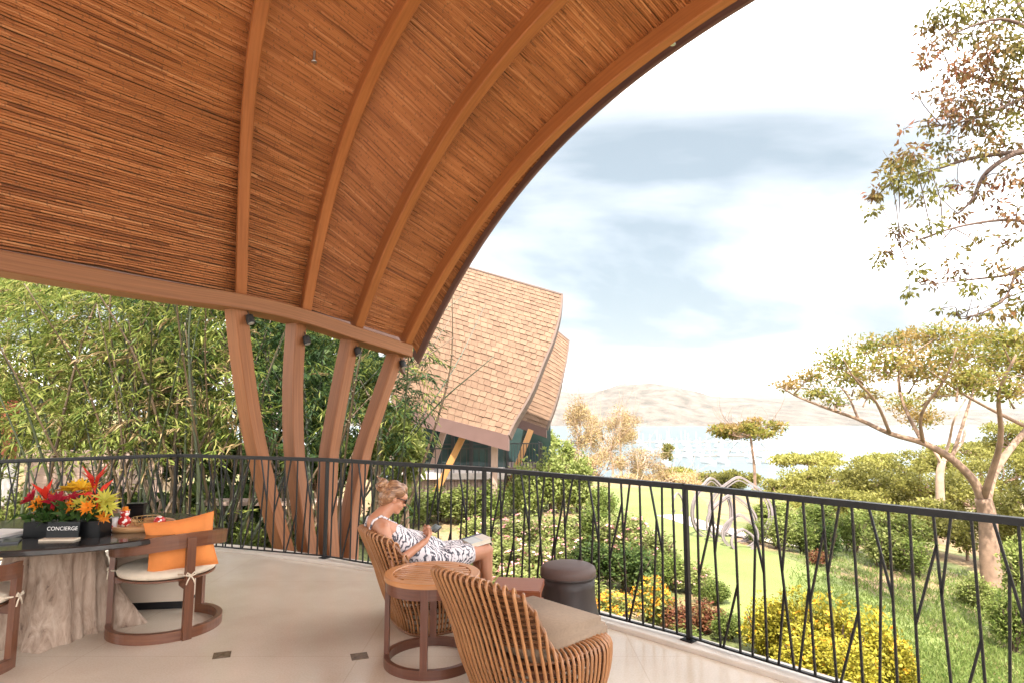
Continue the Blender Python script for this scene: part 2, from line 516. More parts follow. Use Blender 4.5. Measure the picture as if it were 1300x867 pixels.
# bamboo canes: colour per piece of cane, darker nodes, streaks
m_cane, t, b = mk('bamboo_cane')
uvn = nn(t, 'ShaderNodeUVMap')
sx = nn(t, 'ShaderNodeSeparateXYZ'); t.links.new(uvn.outputs[0], sx.inputs[0])
fl = nn(t, 'ShaderNodeMath', operation='FLOOR'); t.links.new(sx.outputs[1], fl.inputs[0])
wn1 = nn(t, 'ShaderNodeTexWhiteNoise', noise_dimensions='1D'); t.links.new(fl.outputs[0], wn1.inputs['W'])
mu = nn(t, 'ShaderNodeMath', operation='MULTIPLY_ADD'); t.links.new(wn1.outputs[0], mu.inputs[0]); mu.inputs[1].default_value = 7.3; t.links.new(sx.outputs[0], mu.inputs[2])
seg = nn(t, 'ShaderNodeMath', operation='FLOOR')
sc_ = nn(t, 'ShaderNodeMath', operation='MULTIPLY'); sc_.inputs[1].default_value = 1.6
t.links.new(mu.outputs[0], sc_.inputs[0]); t.links.new(sc_.outputs[0], seg.inputs[0])
cb = nn(t, 'ShaderNodeCombineXYZ'); t.links.new(seg.outputs[0], cb.inputs[0]); t.links.new(fl.outputs[0], cb.inputs[1])
wn2 = nn(t, 'ShaderNodeTexWhiteNoise', noise_dimensions='2D'); t.links.new(cb.outputs[0], wn2.inputs['Vector'])
rc = ramp(t, [(0.0, (0.17, 0.052, 0.015)), (0.06, (0.27, 0.092, 0.028)), (0.55, (0.345, 0.125, 0.039)), (0.9, (0.41, 0.16, 0.056)), (1.0, (0.48, 0.22, 0.092))], wn2.outputs[0])
# large soft tone patches and streaks along the cane
mpn = nn(t, 'ShaderNodeMapping'); mpn.inputs['Scale'].default_value = (0.5, 0.02, 1)
t.links.new(uvn.outputs[0], mpn.inputs[0])
nz = nn(t, 'ShaderNodeTexNoise'); nz.inputs['Scale'].default_value = 1.0; nz.inputs['Detail'].default_value = 6; nz.inputs['Roughness'].default_value = 0.7
t.links.new(mpn.outputs[0], nz.inputs['Vector'])
rz_ = ramp(t, [(0.3, (0.82, 0.76, 0.7)), (0.65, (1.08, 1.04, 1.0))], nz.outputs['Fac'])
mm = nn(t, 'ShaderNodeMixRGB', blend_type='MULTIPLY'); mm.inputs[0].default_value = 1.0
t.links.new(rc.outputs[0], mm.inputs[1]); t.links.new(rz_.outputs[0], mm.inputs[2])
# nodes: dark rings every 0.28 m, shifted per cane
fr = nn(t, 'ShaderNodeMath', operation='MODULO'); t.links.new(mu.outputs[0], fr.inputs[0]); fr.inputs[1].default_value = 0.28
gt = nn(t, 'ShaderNodeMath', operation='LESS_THAN'); t.links.new(fr.outputs[0], gt.inputs[0]); gt.inputs[1].default_value = 0.014
mk2 = nn(t, 'ShaderNodeMixRGB'); mk2.inputs[2].default_value = (0.11, 0.045, 0.02, 1)
g2 = nn(t, 'ShaderNodeMath', operation='MULTIPLY'); t.links.new(gt.outputs[0], g2.inputs[0]); g2.inputs[1].default_value = 0.5
t.links.new(g2.outputs[0], mk2.inputs[0]); t.links.new(mm.outputs[0], mk2.inputs[1])
t.links.new(mk2.outputs[0], b.inputs['Base Color'])
b.inputs['Roughness'].default_value = 0.5

LR = 7.445
# base point, rise, exponent, heading of each rib (from the picture); the two first lie out of the frame
def rb(px, py, d): return at(px, py, d)
T1 = rb(306, 378, 7.263); T2 = rb(389, 398, 8.105); T3 = rb(455, 420, 8.661); T4 = rb(517, 440, 9.285); T5 = rb(534, 465, 9.498)
T0 = rb(0, 324, 5.27)
ed = unit(T1 - T0)
TM = T0 + np.array([-0.51, -0.86, 0.0]) * 9.5 + np.array([0, 0, 0.25])
CURV = [  # base, rise, p, heading, sideways bow
    (TM, 2.75, 4.2, 60.0, 0.0), (T0, 2.7, 4.6, 63.0, 0.0), (T1, 2.65, 5.3, 63.4, -0.085), (T2, 2.45, 5.5, 57.7, 0.0), (T3, 2.62, 3.34, 53.6, 0.0),
    (T4, 2.62, 2.88, 50.9, 0.0), (T5, 2.976, 3.02, 49.9, 0.0)]
def rib_curve(k, s):
    """points of curve k (fractional k blends) at run s"""
    k0 = int(min(max(math.floor(k), 0), len(CURV) - 2)); f = k - k0
    def one(c):
        B_, Hc, p, a, bow = c
        a = R(a)
        h = Hc * (1 - np.abs(1 - s / LR) ** p)
        w = bow * np.sin(PI * np.clip(s / 3.0, 0, 1))
        return np.stack([B_[0] + s * math.cos(a) + w * math.sin(a), B_[1] - s * math.sin(a) + w * math.cos(a), B_[2] + h], -1)
    return one(CURV[k0]) * (1 - f) + one(CURV[k0 + 1]) * f
# run positions spaced evenly along the arc of rib 3
s_f = np.linspace(0, 2 * LR, 6000)
c3 = rib_curve(4, s_f); al = np.concatenate([[0], np.cumsum(np.linalg.norm(np.diff(c3, axis=0), axis=1))])
def s_of_arc(l): return np.interp(l, al, s_f)
KS = np.concatenate([np.linspace(0, 1, 7)[:-1], np.linspace(1, 2, 9)[:-1], np.linspace(2, 6, 25)])
def shell_pts(s, off):
    """grid of shell points for runs s (n) over all KS, moved outward by off"""
    G = np.stack([rib_curve(k, s) for k in KS], 1)         # (n, K, 3)
    Gs = np.stack([rib_curve(k, s + 0.02) for k in KS], 1) - np.stack([rib_curve(k, s - 0.02) for k in KS], 1)
    Gk = np.gradient(G, axis=1)
    N = unit(np.cross(Gk, Gs))
    N[N[..., 2] < 0] *= -1
    return G + N * off, N
roof = empty('vaulted_roof', tuple(T1), label='curved timber vault roof lined with bamboo canes over the terrace', cat='roof')
RB = T1
RIBD = 0.16
# boarding behind the canes, and the outer skin
AEND = float(np.interp(10.6, s_f, al))  # unseen end of the vault, cut short past the crown to let in light
s_b = s_of_arc(np.linspace(0.0, AEND, 80))
G, Nrm = shell_pts(s_b, RIBD + 0.025)
n_, kk = G.shape[:2]
F = np.array([(i * kk + j, i * kk + j + 1, (i + 1) * kk + j + 1, (i + 1) * kk + j) for i in range(n_ - 1) for j in range(kk - 1)])
mesh_np('roof_boarding', G.reshape(-1, 3) - RB, F, m_backing, roof, smooth=True)
G2, _ = shell_pts(s_b, RIBD + 0.16)
mesh_np('roof_skin', G2.reshape(-1, 3) - RB, F[:, ::-1], m_shed, roof, smooth=True)
# canes
pitch = 0.0215
rows = np.arange(0.02, 9.6, pitch)
sr = s_of_arc(rows)
G, Nrm = shell_pts(sr, RIBD)
Gs = np.gradient(G, axis=0); Gs = unit(Gs)
Gl = np.concatenate([np.zeros((len(rows), 1)), np.cumsum(np.linalg.norm(np.diff(G, axis=1), axis=2), axis=1)], 1)
g = np.random.default_rng(3)
nr_, kk = G.shape[:2]
rad = pitch * 0.53
prof = [(-1.0, 0.35), (-0.72, -0.55), (0.0, -1.0), (0.72, -0.55), (1.0, 0.35)]
wob = g.normal(0, 0.0035, (nr_, kk, 1)) ; lift = g.normal(0, 0.0035, (nr_, 1, 1))
V, UV = [], []
for a_, b_ in prof:
    V.append(G + Gs * (a_ * rad + wob) + Nrm * (b_ * rad * 1.0 + 0.012 + lift))
    UV.append(np.stack([Gl, np.repeat(np.arange(nr_)[:, None] + 0.5, kk, 1)], -1))
V = np.stack(V, 2); UV = np.stack(UV, 2); pp = len(prof)
idx = np.arange(nr_ * kk * pp).reshape(nr_, kk, pp)
F = np.stack([idx[:, :-1, :-1], idx[:, 1:, :-1], idx[:, 1:, 1:], idx[:, :-1, 1:]], -1).reshape(-1, 4)
o = mesh_np('bamboo_lining', V.reshape(-1, 3) - RB, F, m_cane, roof, UV=UV.reshape(-1, 2), smooth=True)
o['kind'] = 'stuff'
# ribs
def rib_mesh(k, name, w, d, lo, hi, mat, off=0.0, n=70):
    s = s_of_arc(np.linspace(lo, hi, n))
    c = rib_curve(k, s); tn = unit(rib_curve(k, s + 0.02) - rib_curve(k, s - 0.02))
    a = R(CURV[int(k)][3])
    side = np.array([math.sin(a), math.cos(a), 0.0])
    nrm_ = unit(np.cross(side, tn)); nrm_[nrm_[:, 2] < 0] *= -1
    bv = 0.012
    sec = [(-w / 2, bv), (-w / 2 + bv, 0), (w / 2 - bv, 0), (w / 2, bv), (w / 2, d), (-w / 2, d)]
    return MB().sweep(c - RB + nrm_ * off, side, nrm_, sec).build(name, mat, roof)
for k in (2, 3, 4, 5):
    rib_mesh(k, 'rib', 0.125, 0.26, -0.0, AEND, m_rib)
rib_mesh(6, 'verge_board', 0.04, 0.24, 0.0, AEND, m_verge, off=0.06)
rib_mesh(0, 'verge_board', 0.05, 0.30, 0.0, AEND, m_verge, off=-0.02)
# eave beam: front face + broad soffit, running along the rib feet
ep = catmull([TM, T0, T1, T2, T3, T4 + 0.04 * unit(T4 - T3)], 10)
ed_ = np.gradient(ep, axis=0); ed_[:, 2] = 0; ed_ = unit(ed_)
en = np.stack([ed_[:, 1], -ed_[:, 0], 0 * ed_[:, 0]], 1)     # to the inside
bv = 0.01
MB().sweep(ep - RB, en, (0, 0, 1), [(-0.34, 0.02), (-0.34, -0.13), (0.08 - bv, -0.15), (0.08, -0.15 + bv), (0.08, 0.03 - bv), (0.08 - bv, 0.03)]).build('eave_beam', m_beam, roof)
ep2 = catmull([TM, T0, T1, T2, T3, T4, T5], 10)
ed2 = np.gradient(ep2, axis=0); ed2[:, 2] = 0; ed2 = unit(ed2); en2 = np.stack([ed2[:, 1], -ed2[:, 0], 0 * ed2[:, 0]], 1)
MB().sweep(ep2 - RB, en2, (0, 0, 1), [(-0.42, 0.30), (-0.42, -0.10), (-0.345, -0.10), (-0.345, 0.30)]).build('eave_fascia', m_verge, roof)
# small sprinkler heads in the lining
m_steel = plain('brushed_steel', (0.45, 0.46, 0.46), rough=0.35, metal=1.0)
for px, py, k in ((403, 88, 2.5), (848, 66, 5.6)):
    best = None
    for s in np.linspace(0.2, 7, 400):
        q = rib_curve(k, np.array([s]))[0]; z = q - np.array([0, 0, EYE])
        f_ = z[1] * math.cos(PITCH) + z[2] * math.sin(PITCH); u_ = -z[1] * math.sin(PITCH) + z[2] * math.cos(PITCH)
        e_ = abs(433.5 - FPX * u_ / f_ - py)
        if best is None or e_ < best[0]: best = (e_, s)
    Gp = rib_curve(k, np.array([best[1]]))[0]
    MB().lathe([(0.001, -0.03), (0.028, -0.028), (0.03, -0.02), (0.012, -0.01), (0.014, 0.1), (0.001, 0.1)], Gp - RB + np.array([0, 0, 0.1]), 10).build('sprinkler', m_steel, roof)

# ================================================================== COLUMNS + SPOTLIGHTS
COLS = [  # (px centre polyline), depth top, depth bottom
    ([(301, 404), (306, 450), (316, 520), (328, 580), (346, 650), (361, 700)], 7.35, 8.10, 'pale curved timber column leaning most, holding the eave beam on the bamboo side'),
    ([(375, 427), (372, 478), (372, 537), (374, 578), (380, 623), (387, 674), (393, 707)], 8.2, 8.2, 'S-curved timber column second from the bamboo in the fan under the eave'),
    ([(442, 443), (431, 498), (421, 554), (417, 584), (415, 650), (418, 708)], 8.75, 8.32, 'curved timber column third from the bamboo in the fan under the eave'),
    ([(499, 458), (482, 507), (466, 554), (458, 584), (445, 652), (442, 709)], 9.3, 8.45, 'curved dark timber column at the open end of the eave, beside the shingled building'),
]
ax_n = unit(np.array([0.86, -0.51, 0.0])); ax_e = unit(np.array([0.51, 0.86, 0.0]))
m_spot = plain('black_spot_housing', (0.02, 0.02, 0.02), rough=0.5)
m_lens = plain('spot_lens', (0.25, 0.26, 0.26), rough=0.1)
for ci, (tr, d0, d1, lab) in enumerate(COLS):
    y0, y1 = tr[0][1], tr[-1][1]
    pts = []
    for px, py in tr:
        f_ = (py - y0) / (y1 - y0)
        pts.append(at(px, py, d0 + (d1 - d0) * f_))
    last = pts[-1] + (pts[-1] - pts[-2]) * (1.6 / abs((pts[-1] - pts[-2])[2]) * 0.5)
    pts.append(last)
    pts[0] = pts[0] + (pts[0] - pts[1]) * 0.30
    path = catmull(pts, 8)
    org = np.array([pts[-2][0], pts[-2][1], 0.0])
    c_ = empty('timber_column', tuple(org), label=lab, cat='column', group='timber columns under the eave')
    we, wn_ = 0.088, 0.108
    bv = 0.012
    sec = [(-wn_, -we + bv), (-wn_ + bv, -we), (wn_ - bv, -we), (wn_, -we + bv), (wn_, we - bv), (wn_ - bv, we), (-wn_ + bv, we), (-wn_, we - bv)]
    MB().sweep(path - org, ax_n, ax_e, sec).build('shaft', m_col, c_)
    pl = path[0]
    MB().box(path[-1] - org, (0.4, 0.36, 0.06), rz=math.atan2(ax_n[1], ax_n[0])).build('base_plate', m_spot, c_)
    # spotlight on the inner face, just below the beam
    q = at(tr[0][0] + (13, 11, 9, 9)[ci], tr[0][1] + (2, 5, 3, 4)[ci], d0 - 0.02) + ax_n * 0.05
    sp = empty('spotlight', tuple(q), label='small black spotlight clamped near the top of the ' + ('column leaning most', 'S-curved column', 'third column from the bamboo', 'column at the open end')[ci], cat='spotlight', group='spotlights on the columns')
    MB().tube([np.array([0, 0, 0]) - ax_n * 0.09, np.array([0, 0, 0.01])], 0.012, 8).build('bracket', m_spot, sp)
    hd = unit(np.array([0.35, -0.2, -0.9]))
    MB().tube([-hd * 0.055, -hd * 0.05, -hd * 0.02, hd * 0.05, hd * 0.055], [0.03, 0.042, 0.045, 0.047, 0.047], 14).build('lamp_head', m_spot, sp, smooth=True)
    MB().tube([hd * 0.0555, hd * 0.057], 0.036, 12).build('lens', m_lens, sp)
    MB().tube([-hd * 0.05, -hd * 0.05 + np.array([-0.03, 0.02, 0.06]), np.array([-0.06, 0.04, 0.12]) - ax_n * 0.03], 0.006, 6).build('cable', m_spot, sp)
# ================================================================== TERRAIN
def sst(a, b_, x):
    t_ = np.clip((x - a) / (b_ - a), 0, 1)
    return t_ * t_ * (3 - 2 * t_)
_vn = {}
def vnoise(x, y, sc, seed=0):
    """cheap smooth noise from a few sines"""
    if seed not in _vn:
        g_ = np.random.default_rng(seed)
        _vn[seed] = [(math.cos(a_), math.sin(a_), f_, p_) for a_, f_, p_ in zip(g_.uniform(0, 2 * PI, 5), g_.uniform(0.6, 1.7, 5), g_.uniform(0, 6.3, 5))]
    z = 0
    for ca, sa, f_, ph in _vn[seed]:
        z = z + np.sin((x * ca + y * sa) * (f_ / sc * 2 * PI) + ph)
    return z / 5
def hgt(x, y):
    x = np.asarray(x, float); y = np.asarray(y, float)
    r = np.hypot(x + 3, y - 1)
    z = -0.95 - 1.55 * sst(6, 12, r)
    lf = (1 - sst(-5.5, -1.5, x)) * (1 - sst(15, 22, y))
    z = z * (1 - lf) + (-0.7) * lf
    z = z + 5.0 * (1 - sst(-30, -9, x)) * sst(9, 20, y) * (1 - sst(40, 70, y))
    z = z - 0.15 * np.clip(x - (6.9 + 0.06 * (y - 8)), 0, 26)
    z = z - 0.112 * np.clip(y - 38, 0, 1e9) + 0.0
    z = z + 0.16 * vnoise(x, y, 9, 5) * sst(9, 15, r) * (1 - 0.7 * sst(3.5, 5, x) * (1 - sst(8.5, 10, x)))
    z = z + 1.5 * vnoise(x, y, 60, 6) * sst(45, 90, y)
    return np.maximum(z, -60)
def hit(px, py):
    """where the line of sight through a pixel meets the ground"""
    r_ = ray(px, py); r_ = r_ / r_[1]
    ys = np.concatenate([np.linspace(5, 60, 1400), np.linspace(60, 380, 1400)])
    P_ = np.array([0, 0, EYE]) + r_ * ys[:, None]
    below = P_[:, 2] < hgt(P_[:, 0], P_[:, 1])
    i = int(np.argmax(below)) if below.any() else -1
    return P_[i]
m_ground, t, b = mk('garden_soil')
tcn = nn(t, 'ShaderNodeTexCoord')
no = nn(t, 'ShaderNodeTexNoise'); no.inputs['Scale'].default_value = 0.35; no.inputs['Detail'].default_value = 8; no.inputs['Roughness'].default_value = 0.65
t.links.new(tcn.outputs['Object'], no.inputs['Vector'])
r1 = ramp(t, [(0.3, (0.21, 0.125, 0.07)), (0.47, (0.25, 0.17, 0.085)), (0.55, (0.12, 0.13, 0.04)), (0.75, (0.07, 0.10, 0.025))], no.outputs['Fac'])
n2 = nn(t, 'ShaderNodeTexNoise'); n2.inputs['Scale'].default_value = 14; n2.inputs['Detail'].default_value = 6
t.links.new(tcn.outputs['Object'], n2.inputs['Vector'])
r2 = ramp(t, [(0.3, (0.55, 0.55, 0.55)), (0.7, (1.2, 1.2, 1.2))], n2.outputs['Fac'])
ml = nn(t, 'ShaderNodeMixRGB', blend_type='MULTIPLY'); ml.inputs[0].default_value = 1
t.links.new(r1.outputs[0], ml.inputs[1]); t.links.new(r2.outputs[0], ml.inputs[2]); t.links.new(ml.outputs[0], b.inputs['Base Color'])
b.inputs['Roughness'].default_value = 0.95
bp = nn(t, 'ShaderNodeBump'); bp.inputs['Strength'].default_value = 0.6; bp.inputs['Distance'].default_value = 0.05
t.links.new(n2.outputs['Fac'], bp.inputs['Height']); t.links.new(bp.outputs[0], b.inputs['Normal'])
xs = np.unique(np.concatenate([np.linspace(-700, -40, 34), np.linspace(-40, 40, 161), np.linspace(40, 900, 44)]))
ys = np.unique(np.concatenate([np.linspace(-30, 4, 18), np.linspace(4, 45, 124), np.linspace(45, 520, 80)]))
X, Y = np.meshgrid(xs, ys)
V = np.stack([X, Y, hgt(X, Y)], -1).reshape(-1, 3)
nx_ = len(xs)
I = np.arange(len(ys) * nx_).reshape(len(ys), nx_)
F = np.stack([I[:-1, :-1], I[:-1, 1:], I[1:, 1:], I[1:, :-1]], -1).reshape(-1, 4)
tag(mesh_np('ground', V, F, m_ground, smooth=True), kind='structure')

# lawn: a strip of mown grass
m_lawn, t, b = mk('mown_grass')
tcn = nn(t, 'ShaderNodeTexCoord')
no = nn(t, 'ShaderNodeTexNoise'); no.inputs['Scale'].default_value = 0.6; no.inputs['Detail'].default_value = 6
t.links.new(tcn.outputs['Object'], no.inputs['Vector'])
n2 = nn(t, 'ShaderNodeTexNoise'); n2.inputs['Scale'].default_value = 40; n2.inputs['Detail'].default_value = 4
t.links.new(tcn.outputs['Object'], n2.inputs['Vector'])
r1 = ramp(t, [(0.3, (0.12, 0.155, 0.036)), (0.7, (0.18, 0.21, 0.06))], no.outputs['Fac'])
r2 = ramp(t, [(0.3, (0.72, 0.72, 0.66)), (0.7, (1.1, 1.1, 1.1))], n2.outputs['Fac'])
ml = nn(t, 'ShaderNodeMixRGB', blend_type='MULTIPLY'); ml.inputs[0].default_value = 1
t.links.new(r1.outputs[0], ml.inputs[1]); t.links.new(r2.outputs[0], ml.inputs[2]); t.links.new(ml.outputs[0], b.inputs['Base Color'])
b.inputs['Roughness'].default_value = 0.9
bp = nn(t, 'ShaderNodeBump'); bp.inputs['Strength'].default_value = 0.8; bp.inputs['Distance'].default_value = 0.03
t.links.new(n2.outputs['Fac'], bp.inputs['Height']); t.links.new(bp.outputs[0], b.inputs['Normal'])
lw = []
for i in range(61):
    y = 9.0 + i * 0.42
    xl = np.interp(y, [9, 12, 16, 22, 28, 35], [4.2, 4.35, 4.3, 4.15, 4.0, 4.3])
    xr = np.interp(y, [9, 12, 15, 17, 20, 24, 30, 35], [7.3, 7.9, 8.4, 8.2, 7.0, 7.4, 9.0, 9.6])
    for j in range(21):
        x = xl + (xr - xl) * j / 20
        lw.append((x, y, float(hgt(x, y)) + 0.03))
I = np.arange(61 * 21).reshape(61, 21)
F = np.stack([I[:-1, :-1], I[:-1, 1:], I[1:, 1:], I[1:, :-1]], -1).reshape(-1, 4)
tag(mesh_np('lawn', np.array(lw), F, m_lawn, smooth=True), kind='structure')
# pale path beyond the hoops
m_path = plain('pale_path_gravel', (0.5, 0.42, 0.36), rough=0.9, var=0.15, scale=6)
pc = catmull([(6.2, 25.5, 0), (7.2, 22.2, 0), (8.6, 21.0, 0), (10.2, 22.6, 0), (13, 24.2, 0)], 8)
pt = unit(np.gradient(pc, axis=0)); pn = np.stack([-pt[:, 1], pt[:, 0], 0 * pt[:, 0]], 1)
V, F = [], []
for i, p in enumerate(pc):
    for s_ in (-0.55, 0.0, 0.55):
        q = p + pn[i] * s_
        V.append((q[0], q[1], float(hgt(q[0], q[1])) + 0.045))
    if i:
        a = 3 * (i - 1)
        F += [(a, a + 1, a + 4, a + 3), (a + 1, a + 2, a + 5, a + 4)]
tag(mesh_np('garden_path', np.array(V), np.array(F), m_path, smooth=True), kind='structure')

# ------------------------------------------------------------------ bay, marina, hills
m_water, t, b = mk('bay_water')
b.inputs['Base Color'].default_value = (0.085, 0.11, 0.117, 1); b.inputs['Roughness'].default_value = 0.35; b.inputs['Specular IOR Level'].default_value = 0.25
tcn = nn(t, 'ShaderNodeTexCoord')
no = nn(t, 'ShaderNodeTexNoise'); no.inputs['Scale'].default_value = 0.05; no.inputs['Detail'].default_value = 6
t.links.new(tcn.outputs['Object'], no.inputs['Vector'])
bp = nn(t, 'ShaderNodeBump'); bp.inputs['Strength'].default_value = 0.35; bp.inputs['Distance'].default_value = 2.0
t.links.new(no.outputs['Fac'], bp.inputs['Height']); t.links.new(bp.outputs[0], b.inputs['Normal'])
WZ = -35.0
tag(mesh_np('bay_water', np.array([(-9000, 250, WZ), (9000, 250, WZ), (9000, 14000, WZ), (-9000, 14000, WZ)]), np.array([[0, 1, 2, 3]]), m_water), kind='structure')
def hillmat(name, a, b_, c, sc):
    m, t, b = mk(name)
    tcn = nn(t, 'ShaderNodeTexCoord')
    no = nn(t, 'ShaderNodeTexNoise'); no.inputs['Scale'].default_value = sc; no.inputs['Detail'].default_value = 9; no.inputs['Roughness'].default_value = 0.68
    t.links.new(tcn.outputs['Object'], no.inputs['Vector'])
    r = ramp(t, [(0.35, a), (0.5, b_), (0.66, c)], no.outputs['Fac'])
    t.links.new(r.outputs[0], b.inputs['Base Color'])
    b.inputs['Roughness'].default_value = 1.0
    bp = nn(t, 'ShaderNodeBump'); bp.inputs['Strength'].default_value = 0.8; bp.inputs['Distance'].default_value = 12
    t.links.new(no.outputs['Fac'], bp.inputs['Height']); t.links.new(bp.outputs[0], b.inputs['Normal'])
    return m
m_hill = hillmat('dry_hillside', (0.045, 0.042, 0.032), (0.10, 0.082, 0.066), (0.155, 0.124, 0.102), 0.022)
m_hill2 = hillmat('wooded_far_ridge', (0.06, 0.08, 0.06), (0.10, 0.11, 0.08), (0.2, 0.17, 0.12), 0.006)
def hill(name, prof, dn, df, mat, seed, shore=None):
    pxs = np.linspace(prof[0][0], prof[-1][0], 150); ts = np.linspace(0, 1, 26)
    top = np.interp(pxs, [p[0] for p in prof], [p[1] for p in prof])
    tt, pp_ = np.meshgrid(ts, pxs, indexing='ij'); ty = np.broadcast_to(top, tt.shape)
    d = dn + (df - dn) * tt
    zc = EYE + (521 - ty) / FPX * (dn + (df - dn) * 0.62)
    e = np.where(tt <= 0.62, np.sin(np.minimum(tt / 0.62, 1.0) * PI / 2) ** 1.15, np.cos(np.clip((tt - 0.62) / 0.38, 0, 1) * PI / 2))
    x = (pp_ - 650) / FPX * d
    nz_ = vnoise(x, d, 260, seed) * 0.14 + vnoise(x, d, 90, seed + 1) * 0.06 + vnoise(x, d, 600, seed + 2) * 0.10
    z = WZ - 6 + (zc - WZ + 6) * e * (1 + nz_ * np.sin(PI * np.minimum(tt * 1.25, 1)))
    V = np.stack([x, d, z], -1).reshape(-1, 3)
    n_ = len(pxs); I = np.arange(len(ts) * n_).reshape(len(ts), n_)
    F = np.stack([I[:-1, :-1], I[:-1, 1:], I[1:, 1:], I[1:, :-1]], -1).reshape(-1, 4)
    tag(mesh_np(name, np.array(V), F, mat, smooth=True), kind='structure')
hill('hills', [(300, 506), (560, 503), (690, 499), (740, 502), (790, 489), (842, 488), (870, 493), (905, 503), (960, 506), (1020, 506), (1080, 514), (1180, 521), (1300, 518), (1500, 512), (1800, 508)], 1500, 2500, m_hill, 21)
hill('far_ridge', [(200, 498), (640, 494), (725, 491), (790, 499), (920, 503), (985, 495), (1060, 499), (1130, 495), (1230, 500), (1400, 497), (1900, 502)], 3600, 5000, m_hill2, 31)

# boats: hull, cabin, mast; they lie in rows along two docks
m_boat = plain('white_gelcoat', (0.8, 0.8, 0.8), rough=0.3, var=0.04)
m_cabin = plain('cabin_blue_grey', (0.25, 0.32, 0.4), rough=0.3)
m_dock = plain('dock_planks', (0.34, 0.27, 0.22), rough=0.9)
def hull_mb(Lh, Bh, Hh):
    m = MB(); V = []; n_ = 9
    for i in range(n_):
        t_ = i / (n_ - 1)
        w = Bh / 2 * (0.75 + 0.25 * math.sin(t_ * PI)) * (1 if t_ < 0.6 else math.cos((t_ - 0.6) / 0.4 * PI / 2) + 0.02)
        sh = Hh * (1 + 0.25 * t_ * t_)
        y = (t_ - 0.5) * Lh
        V += [(-w, y, sh), (-w * 0.7, y, 0), (0, y, -0.25), (w * 0.7, y, 0), (w, y, sh), (0, y, sh + 0.08)]
    F = []
    for i in range(n_ - 1):
        for j in range(6):
            F.append((i * 6 + j, i * 6 + (j + 1) % 6, (i + 1) * 6 + (j + 1) % 6, (i + 1) * 6 + j))
    F.append((0, 1, 2, 3, 4, 5)); F.append(tuple((n_ - 1) * 6 + j for j in (5, 4, 3, 2, 1, 0)))
    return m.add(V, F)
boat = empty('boat', (0, 0, WZ + 0.1), label='white boat moored at the docks of the marina in the bay', cat='boat', group='boats moored in the marina')
hull_mb(13, 4.4, 1.6).build('hull', m_boat, boat)
cbn = MB().box((0, -1.2, 2.3), (3.0, 5.2, 1.5), taper=0.8).build('cabin', m_boat, boat)
MB().box((0, -1.2, 2.45), (2.86, 5.06, 0.55)).build('cabin_window', m_cabin, cbn)
MB().tube([(0, 0.8, 1.4), (0, 0.8, 14.5)], 0.14, 6).build('mast', m_boat, boat)
first = True
gb = np.random.default_rng(12)
for row, py in enumerate((561, 566, 572, 579, 587)):
    d = (EYE - WZ) * FPX / (py - 521)
    x0 = (808 + row * 8 - 650) / FPX * d; x1 = (965 + row * 14 - 650) / FPX * d
    nb = int((x1 - x0) / 9.5)
    for i in range(nb):
        if gb.random() < 0.25: continue
        o = boat if first else copy_tree(boat)
        first = False
        s_ = gb.uniform(0.75, 1.25)
        o.scale = (s_, s_, s_ * gb.uniform(0.85, 1.1))
        o.location = (x0 + (x1 - x0) * (i + gb.random() * 0.4) / nb, d + gb.uniform(-8, 8), WZ + 0.1)
        o.rotation_euler = (0, 0, gb.choice([0.15, PI + 0.15]) + gb.normal(0, 0.1))
    if row in (0, 2, 3):
        dk = empty('dock', (x0, d + 14, WZ), label=('long floating dock at the outer edge of the marina', '', 'floating dock between the rows of moored boats', 'floating dock on the shore side of the marina')[row], cat='dock')
        MB().box(((x1 - x0) / 2, 0, 0.7), (x1 - x0 + 20, 3.2, 0.9)).build('walkway', m_dock, dk)
        for i in range(10):
            MB().tube([((x1 - x0) * i / 9, 1.9, -2), ((x1 - x0) * i / 9, 1.9, 3.0)], 0.25, 6).build('pile', m_dock, dk)

